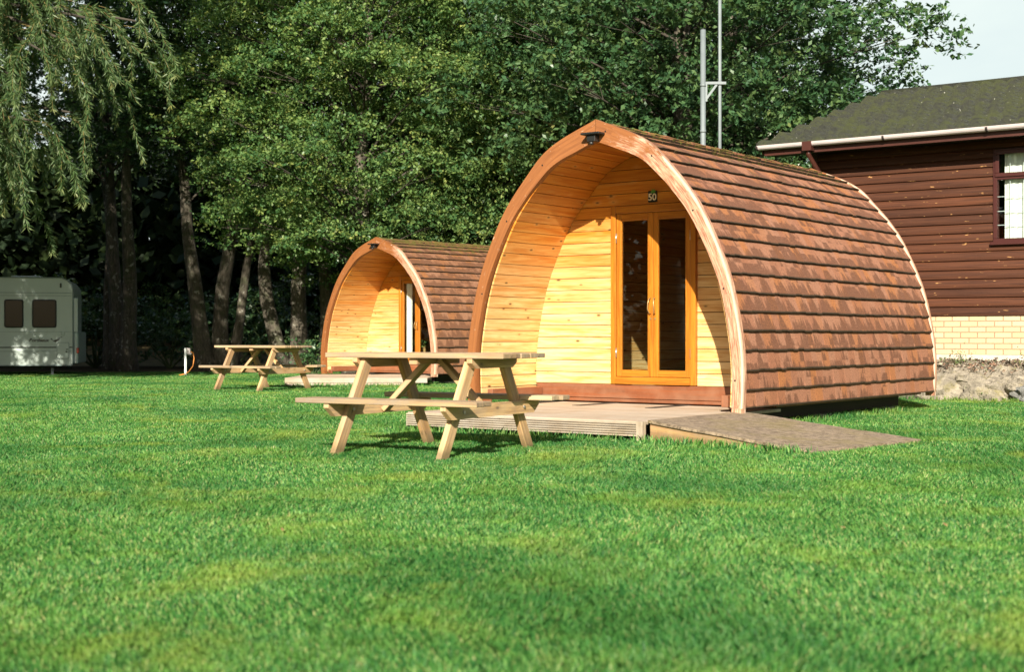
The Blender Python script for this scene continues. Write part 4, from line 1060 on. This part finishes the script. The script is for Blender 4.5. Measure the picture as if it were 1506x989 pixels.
# ------------------------------------------------------------------ poles
def pole(name, x, y, r, h, label, group=None):
    root = empty(name, (x, y, 0), 0, label=label, cat='pole'); mb = MB(); mb.tube([(0, 0, -.05), (0, 0, h)], r, 14); mb.build('shaft', M['galv'], root); return root
PD = 19.0
p1 = pole('metal_pole', at(1034, PD), PD, .036, 4.94 + .05 * 1, 'thicker, shorter grey metal pole behind the roof of the large pod')
mb = MB(); mb.tube([(0, 0, 4.99), (0, 0, 5.0)], .038, 14); mb.build('cap', M['black'], p1)
for z in (3.6, 4.22):
    mb = MB(); mb.tube([(0, 0, z), (0, 0, z + .035)], .042, 14); mb.build('clamp', M['galv'], p1)
mb = MB(); xx = at(1059, PD) - at(1034, PD)
mb.bar((.036, 0, 4.27), (xx + .08, 0, 4.27), (0, 0, 1), .035, .03); mb.bar((.04, 0, 4.28), (.04, 0, 4.02), (1, 0, 0), .03, .035)
mb.bar((.045, 0, 4.06), (xx * .8, 0, 4.25), (0, 0, 1), .03, .012)
mb.build('bracket', M['galv'], p1)
p2 = pole('metal_pole', at(1059, PD) + .0, PD + .02, .023, 7.5, 'thin tall pale pole held by a bracket beside the thicker pole')
mb = MB(); mb.tube([(0, 0, 4.24), (0, 0, 4.30)], .028, 12); mb.build('clamp', M['galv'], p2)

# ------------------------------------------------------------------ hook-up post
HD = 30.3; hk = empty('hookup_post', (at(273, HD), HD, 0), 0, label='short white electric hook-up post with orange hose at the wood edge', cat='hook-up post')
mb = MB(); mb.box(-.022, .022, -.022, .022, -.05, .60, along='z'); mb.build('post', plain('white_post', (.66, .70, .70), .5), hk, .004)
mb = MB(); mb.box(.024, .11, -.05, .05, .48, .60); mb.box(.04, .13, -.035, .035, .46, .50); mb.build('socket_box', M['gutter'], hk, .01, 2)
mb = MB(); mb.tube([(.12, -.02, .52), (.17, -.03, .49), (.19, -.04, .38), (.17, -.05, .22), (.08, -.06, .09), (-.02, -.07, .04), (-.12, -.08, .02)], .011, 8); mb.build('hose', M['orange'], hk)

# ------------------------------------------------------------------ caravan
CD = 31.; px_ = .01494
van = empty('caravan', (at(107, CD), CD, 0), R(12), label='white touring caravan parked in the shade under the willow', cat='caravan')
def rounded(x0, x1, z0, z1, rr, n=6):
    """rr: radii (bl, br, tr, tl)"""
    pts = []
    for (cx_, cz_, a0, r) in ((x0 + rr[0], z0 + rr[0], 180, rr[0]), (x1 - rr[1], z0 + rr[1], 270, rr[1]), (x1 - rr[2], z1 - rr[2], 0, rr[2]), (x0 + rr[3], z1 - rr[3], 90, rr[3])):
        for i in range(n + 1): a = R(a0 + 90 * i / n); pts.append((cx_ + r * math.cos(a), cz_ + r * math.sin(a)))
    return pts
def slab(mb, pts, y0, y1, smooth=True):
    n = len(pts); mb.poly([(x, y0, z) for x, z in pts]); mb.poly([(x, y1, z) for x, z in pts][::-1])
    for i in range(n):
        (a, b), (c, d) = pts[i], pts[(i + 1) % n]; mb.poly([(a, y0, b), (a, y1, b), (c, y1, d), (c, y0, d)], smooth=smooth)
mb = MB(); slab(mb, rounded(-5.2, 0, .22, 2.13, (.12, .05, .30, .5), 8), 0, 2.1, False); body = mb.build('body', M['van'], van, .012, 2)
mb = MB()   # edge trim following the corner + lower rail
tr_ = rounded(-5.2, .004, .215, 2.137, (.12, .05, .30, .5), 8)
for (a, b), (c, d) in zip(tr_, tr_[1:] + tr_[:1]): 
    if abs(a - c) + abs(b - d) > .001: mb.bar((a, -.006, b), (c, -.006, d), (0, 1, 0), .03, .022)
mb.build('edge_trim', M['van_trim'], van)
mb = MB(); mb.box(0.005, .11, .05, 2.05, .25, .95, along='y'); mb.build('rear_bumper', M['van'], van, .03, 3)
mb = MB(); mb.box(.01, .105, .03, .055, .95, 1.7, along='z'); mb.build('rear_panel', M['van'], van, .01)
for x0, x1 in ((-.85, -.34), (-1.43, -1.03), (-2.8, -2.0)):
    f = empty('window', (0, 0, 0)); f.parent = van
    mb = MB(); slab(mb, rounded(x0, x1, 1.04, 1.66, (.05, .05, .05, .05), 5), -.018, .005); mb.build('window_seal', M['rubber'], f)
    mb = MB(); slab(mb, rounded(x0 + .025, x1 - .025, 1.065, 1.635, (.04, .04, .04, .04), 5), -.026, -.0185); mb.build('window_pane', plain('smoked_acrylic', (.010, .011, .011), .12, 0, 0, 1, 0, .15), f)
mb = MB()
for z, h in ((1.80, .012), (1.74, .008), (1.15 - .2, .006), (.52, .008)): mb.box(-5.1, -.03, -.008, -.0005, z, z + h)
mb.build('moulding_line', M['van_trim'], van)
mb = MB(); mb.box(-5.1, -.345, -.010, -.0008, .60, .622); mb.box(-.07, .0, -.010, -.0008, .60, .622); mb.build('stripe', M['rubber'], van)
mb = MB(); slab(mb, rounded(-.335, -.075, .36, .72, (.04, .04, .02, .02), 4), -.014, -.0005); ht = mb.build('service_hatch', M['van_trim'], van)
mb = MB(); slab(mb, rounded(-.325, -.085, .37, .71, (.035, .035, .015, .015), 4), -.020, -.0145); mb.build('hatch_panel', M['van'], ht)
mb = MB(); mb.box(-.15, -.11, -.028, -.0205, .50, .53); mb.box(-.14, -.10, -.028, -.0205, .555, .575); mb.build('hatch_lock', M['black'], ht)
mb = MB(); mb.box(-.27, -.235, -.03, -.0005, 1.92, 2.02); mb.build('marker_light', M['black'], van, .008)
mb = MB(); mb.box(-.24, -.17, -.02, -.0005, .87, .96); mb.build('water_inlet', M['van'], van, .01)
mb = MB(); mb.box(.08, .125, -.01, .14, .48, .60, along='z'); mb.build('tail_light', M['red'], van, .01)
mb = MB(); mb.box(-1.35, -.7, .4, 1.0, 2.12, 2.19); mb.build('roof_vent', M['van'], van, .03, 3)
mb = MB(); mb.box(-5., -.3, .15, 1.95, .16, .218); mb.build('chassis', M['rubber'], van)
wh = empty('wheel', (-2.6, .18, .30)); wh.parent = van
mb = MB(); mb.tube([(0, -.09, 0), (0, .09, 0)], .30, 28); mb.build('tyre', M['rubber'], wh)
mb = MB(); mb.tube([(0, -.10, 0), (0, -.091, 0)], .18, 20); mb.build('rim', M['galv'], wh)
for sx in (-.45, -4.6):
    mb = MB(); mb.box(sx - .025, sx + .025, .2, .25, 0, .17, along='z'); mb.box(sx - .08, sx + .08, .15, .3, 0, .02); mb.build('steady_leg', M['galv'], van)
fc = bpy.data.curves.new('t', 'FONT'); fc.body = 'Bordeaux'; fc.size = .105; fc.extrude = .001; fc.shear = .3; fc.offset = .0035
fo = bpy.data.objects.new('t', fc); me = bpy.data.meshes.new_from_object(fo); me.materials.clear(); me.materials.append(M['black']); bpy.data.objects.remove(fo)
lt = bpy.data.objects.new('lettering', me); COL.objects.link(lt); lt.parent = van; lt.location = (-.92, -.0015, .735); lt.rotation_euler = (R(90), 0, 0)
mb = MB()
for pts in ([(-.43, .76), (-.36, .72), (-.25, .80), (-.30, .79)], [(-.36, .79), (-.24, .84), (-.20, .845), (-.30, .80)], [(-.47, .80), (-.43, .765), (-.42, .77), (-.44, .81)]):
    slab(mb, pts[::-1] if False else pts, -.004, -.0005, False)
mb.build('bird_emblem', M['black'], van)

# ------------------------------------------------------------------ grass blades and small growth
def inside(poly, X, Y):
    r = np.zeros(len(X), bool); j = len(poly) - 1
    for i in range(len(poly)):
        xi, yi = poly[i]; xj, yj = poly[j]
        c = ((yi > Y) != (yj > Y)) & (X < (xj - xi) * (Y - yi) / (yj - yi + 1e-12) + xi); r ^= c; j = i
    return r
excl = []
def PW(*uv): return [tuple(podw(u, v))[:2] for u, v in uv]
excl.append(PW((-1.02, -1.58), (1.49, -1.6), (1.49, -1.56), (3.05, -1.83), (3.30, -.27), (1.5, .10), (1.5, .6), (1.15, .6), (1.15, 4.4), (-1.2, 4.4), (-1.3, .5), (-1.02, .5)))
def fdw(x, y): return (-2.63 + x, 25.1 + y)
excl.append([fdw(-1.2, -1.03), fdw(1.2, -1.03), fdw(1.2, 1), fdw(-1.2, 1.2)])
def blades(name, X, Y, H, Wd, mat, lean=.45, seed=1):
    n = len(X); r2 = np.random.default_rng(seed); a = r2.uniform(0, 2 * np.pi, n); la = r2.uniform(0, 2 * np.pi, n) * .7 + 4 * np.sin(X * 1.3 + 2 * np.sin(Y * .9)) * np.sin(Y * 1.1 + np.sin(X * 2.3)); l = r2.uniform(.05, 1, n) * lean * H
    b = np.stack([X, Y, np.full(n, -.003)], 1); wv = np.stack([np.cos(a), np.sin(a), 0 * a], 1) * (Wd / 2)[:, None]; ld = np.stack([np.cos(la) * l, np.sin(la) * l, 0 * l], 1)
    m_ = b + ld * .3 + np.stack([0 * H, 0 * H, H * .6], 1); tp = b + ld + np.stack([0 * H, 0 * H, H], 1)
    v = np.empty((n, 5, 3), 'f'); v[:, 0] = b - wv; v[:, 1] = b + wv; v[:, 2] = m_ + wv * .8; v[:, 3] = tp; v[:, 4] = m_ - wv * .8
    me = bpy.data.meshes.new(name); me.vertices.add(n * 5); me.vertices.foreach_set('co', v.ravel()); me.loops.add(n * 5); me.loops.foreach_set('vertex_index', np.arange(n * 5, dtype='i'))
    me.polygons.add(n); me.polygons.foreach_set('loop_start', np.arange(0, n * 5, 5, dtype='i')); me.update(calc_edges=True)
    at_ = me.attributes.new('rnd', 'FLOAT', 'FACE'); at_.data.foreach_set('value', r2.random(n).astype('f')); me.materials.append(mat)
    o = bpy.data.objects.new(name, me); COL.objects.link(o); return o
def grass_mat():
    m, t, p, o = newmat('grass_blades'); a = N(t, 'ShaderNodeAttribute', attribute_name='rnd'); ob = N(t, 'ShaderNodeTexCoord').outputs['Object']
    big, mid, fin = lawn_nodes(t, ob)
    c = ramp(t, a.outputs['Fac'], [(0., (.014, .085, .024)), (.35, (.050, .200, .045)), (.7, (.135, .35, .072)), (.92, (.30, .48, .15)), (1., (.55, .50, .24))])
    c = mix(t, ramp(t, mid, [(.50, 0.), (.66, .55)]), c, (.20, .34, .05))
    c = mix(t, ramp(t, big, [(.46, 0.), (.60, .65)]), c, (.022, .130, .030))
    c = mix(t, ramp(t, noise(t, ob, 3.4, 4, .6, .3), [(.56, 0.), (.68, .55)]), c, (.04, .17, .04))
    c = mix(t, ramp(t, noise(t, ob, .8, 5, .7, .6), [(.54, 0.), (.66, .6)]), c, (.30, .38, .07))
    link(t, c, p.inputs['Base Color']); p.inputs['Roughness'].default_value = .5; p.inputs['Specular IOR Level'].default_value = .3
    tl = N(t, 'ShaderNodeBsdfTranslucent'); link(t, mix(t, 1., c, (1.2, 1.25, .5), 'MULTIPLY'), tl.inputs[0])
    s = N(t, 'ShaderNodeMixShader'); s.inputs[0].default_value = .42; link(t, p.outputs[0], s.inputs[1]); link(t, tl.outputs[0], s.inputs[2]); link(t, s.outputs[0], o.inputs[0]); return m
GM = grass_mat()
n = 1250000; u = rng.random(n); d0, d1 = 2.4, 33.
dd = (d0 ** .4 + u * (d1 ** .4 - d0 ** .4)) ** 2.5
X = rng.uniform(-1, 1, n) * (dd * .40 + 1.0); Y = dd
keep = ~inside(excl[0], X, Y) & ~inside(excl[1], X, Y); X, Y, dd = X[keep], Y[keep], dd[keep]
hn = np.array([mn.noise((x * .9, y * .9, 0)) for x, y in zip(X[::40], Y[::40])]); hn = np.repeat(hn, 40)[:len(X)]
H = (.016 + .012 * rng.random(len(X))) * (1 + .35 * np.sin(X * 2.1 + np.sin(Y * 1.7)) * .5) * (1 + .012 * np.minimum(dd, 25)); Wd = .0023 + .00046 * dd
gr = blades('lawn_grass', X, Y, H, Wd * rng.uniform(.7, 1.3, len(X)), GM, .9)
tag(gr, 'short green grass blades covering the lawn', 'grass', kind='stuff')
# rough longer grass along the deck, the ramp and the pod's side
def edge(p, q, n, spread=.07, off=0):
    t = rng.random(n)[:, None]; P = np.array(p)[None] * (1 - t) + np.array(q)[None] * t + rng.normal(size=(n, 2)) * spread; return P
segs = [(PW((-1.05, -1.72))[0], PW((1.45, -1.72))[0], 700), (PW((1.5, -1.66))[0], PW((3.0, -1.92))[0], 700), (PW((1.42, .55))[0], PW((1.36, 4.4))[0], 1700), (PW((1.6, .16))[0], PW((3.15, -.22))[0], 700),
        (tuple((LO + Matrix.Rotation(-LY, 3, 'Z') @ Vector((-3.6, -1.1, 0))))[:2], tuple((LO + Matrix.Rotation(-LY, 3, 'Z') @ Vector((4, -1.1, 0))))[:2], 2600), (fdw(-1.3, -1.1), fdw(1.2, -1.1), 700)]
P = np.concatenate([edge(a, b, k) for a, b, k in segs]); keep = ~inside(excl[0], P[:, 0], P[:, 1]) & ~inside(excl[1], P[:, 0], P[:, 1]); P = P[keep]
lg = blades('rough_grass', P[:, 0], P[:, 1], rng.uniform(.03, .085, len(P)), np.full(len(P), .009), GM, .7, 4)
tag(lg, 'longer unmown grass along the deck, ramp and stone bank', 'grass', kind='stuff')
# fallen leaves
lm = plain('dry_leaf', (.20, .13, .05), .7, 0, .3, 20)
leafsrc = None
spots = [(415, 775), (1147, 727), (1243, 842), (1240, 772), (1390, 768), (880, 905), (230, 810)]
for i, (px, py) in enumerate(spots):
    d = .82 * 2075 / (py - 494); x = (px - 753) / 2075 * d
    if leafsrc is None:
        mb = MB(); pts = [(0, -.03, 0), (.014, -.012, .006), (.016, .01, .004), (0, .032, .008), (-.016, .01, .006), (-.013, -.012, .004)]; mb.poly(pts); o = mb.build('fallen_leaf', lm); leafsrc = o
    else: o = leafsrc.copy(); COL.objects.link(o)
    tag(o, 'small dry brown leaf lying on the lawn', 'fallen leaf', 'dry leaves scattered on the lawn')
    o.location = (x, d, .028); o.rotation_euler = (random.uniform(-.4, .4), random.uniform(-.4, .4), random.uniform(0, 6)); k = random.uniform(.3, .55); o.scale = (k, k, k)
# weeds on the stone bank
for i, (a, y, lb_) in enumerate(((-.18, -.25, 'small green weed rooted against the pale plinth near the pod'), (.28, -.95, 'reddish-green weed low in the cleft of the stone bank'), (.75, -.3, 'small weed on the rubble under the lodge window'))):
    q = LO + Matrix.Rotation(-LY, 3, 'Z') @ Vector((a, y, .45 if y > -.5 else .03))
    make_shrub(q, lb_, .09, 20 + i, 'leafA', name='weed', leaf=.03, n=8)
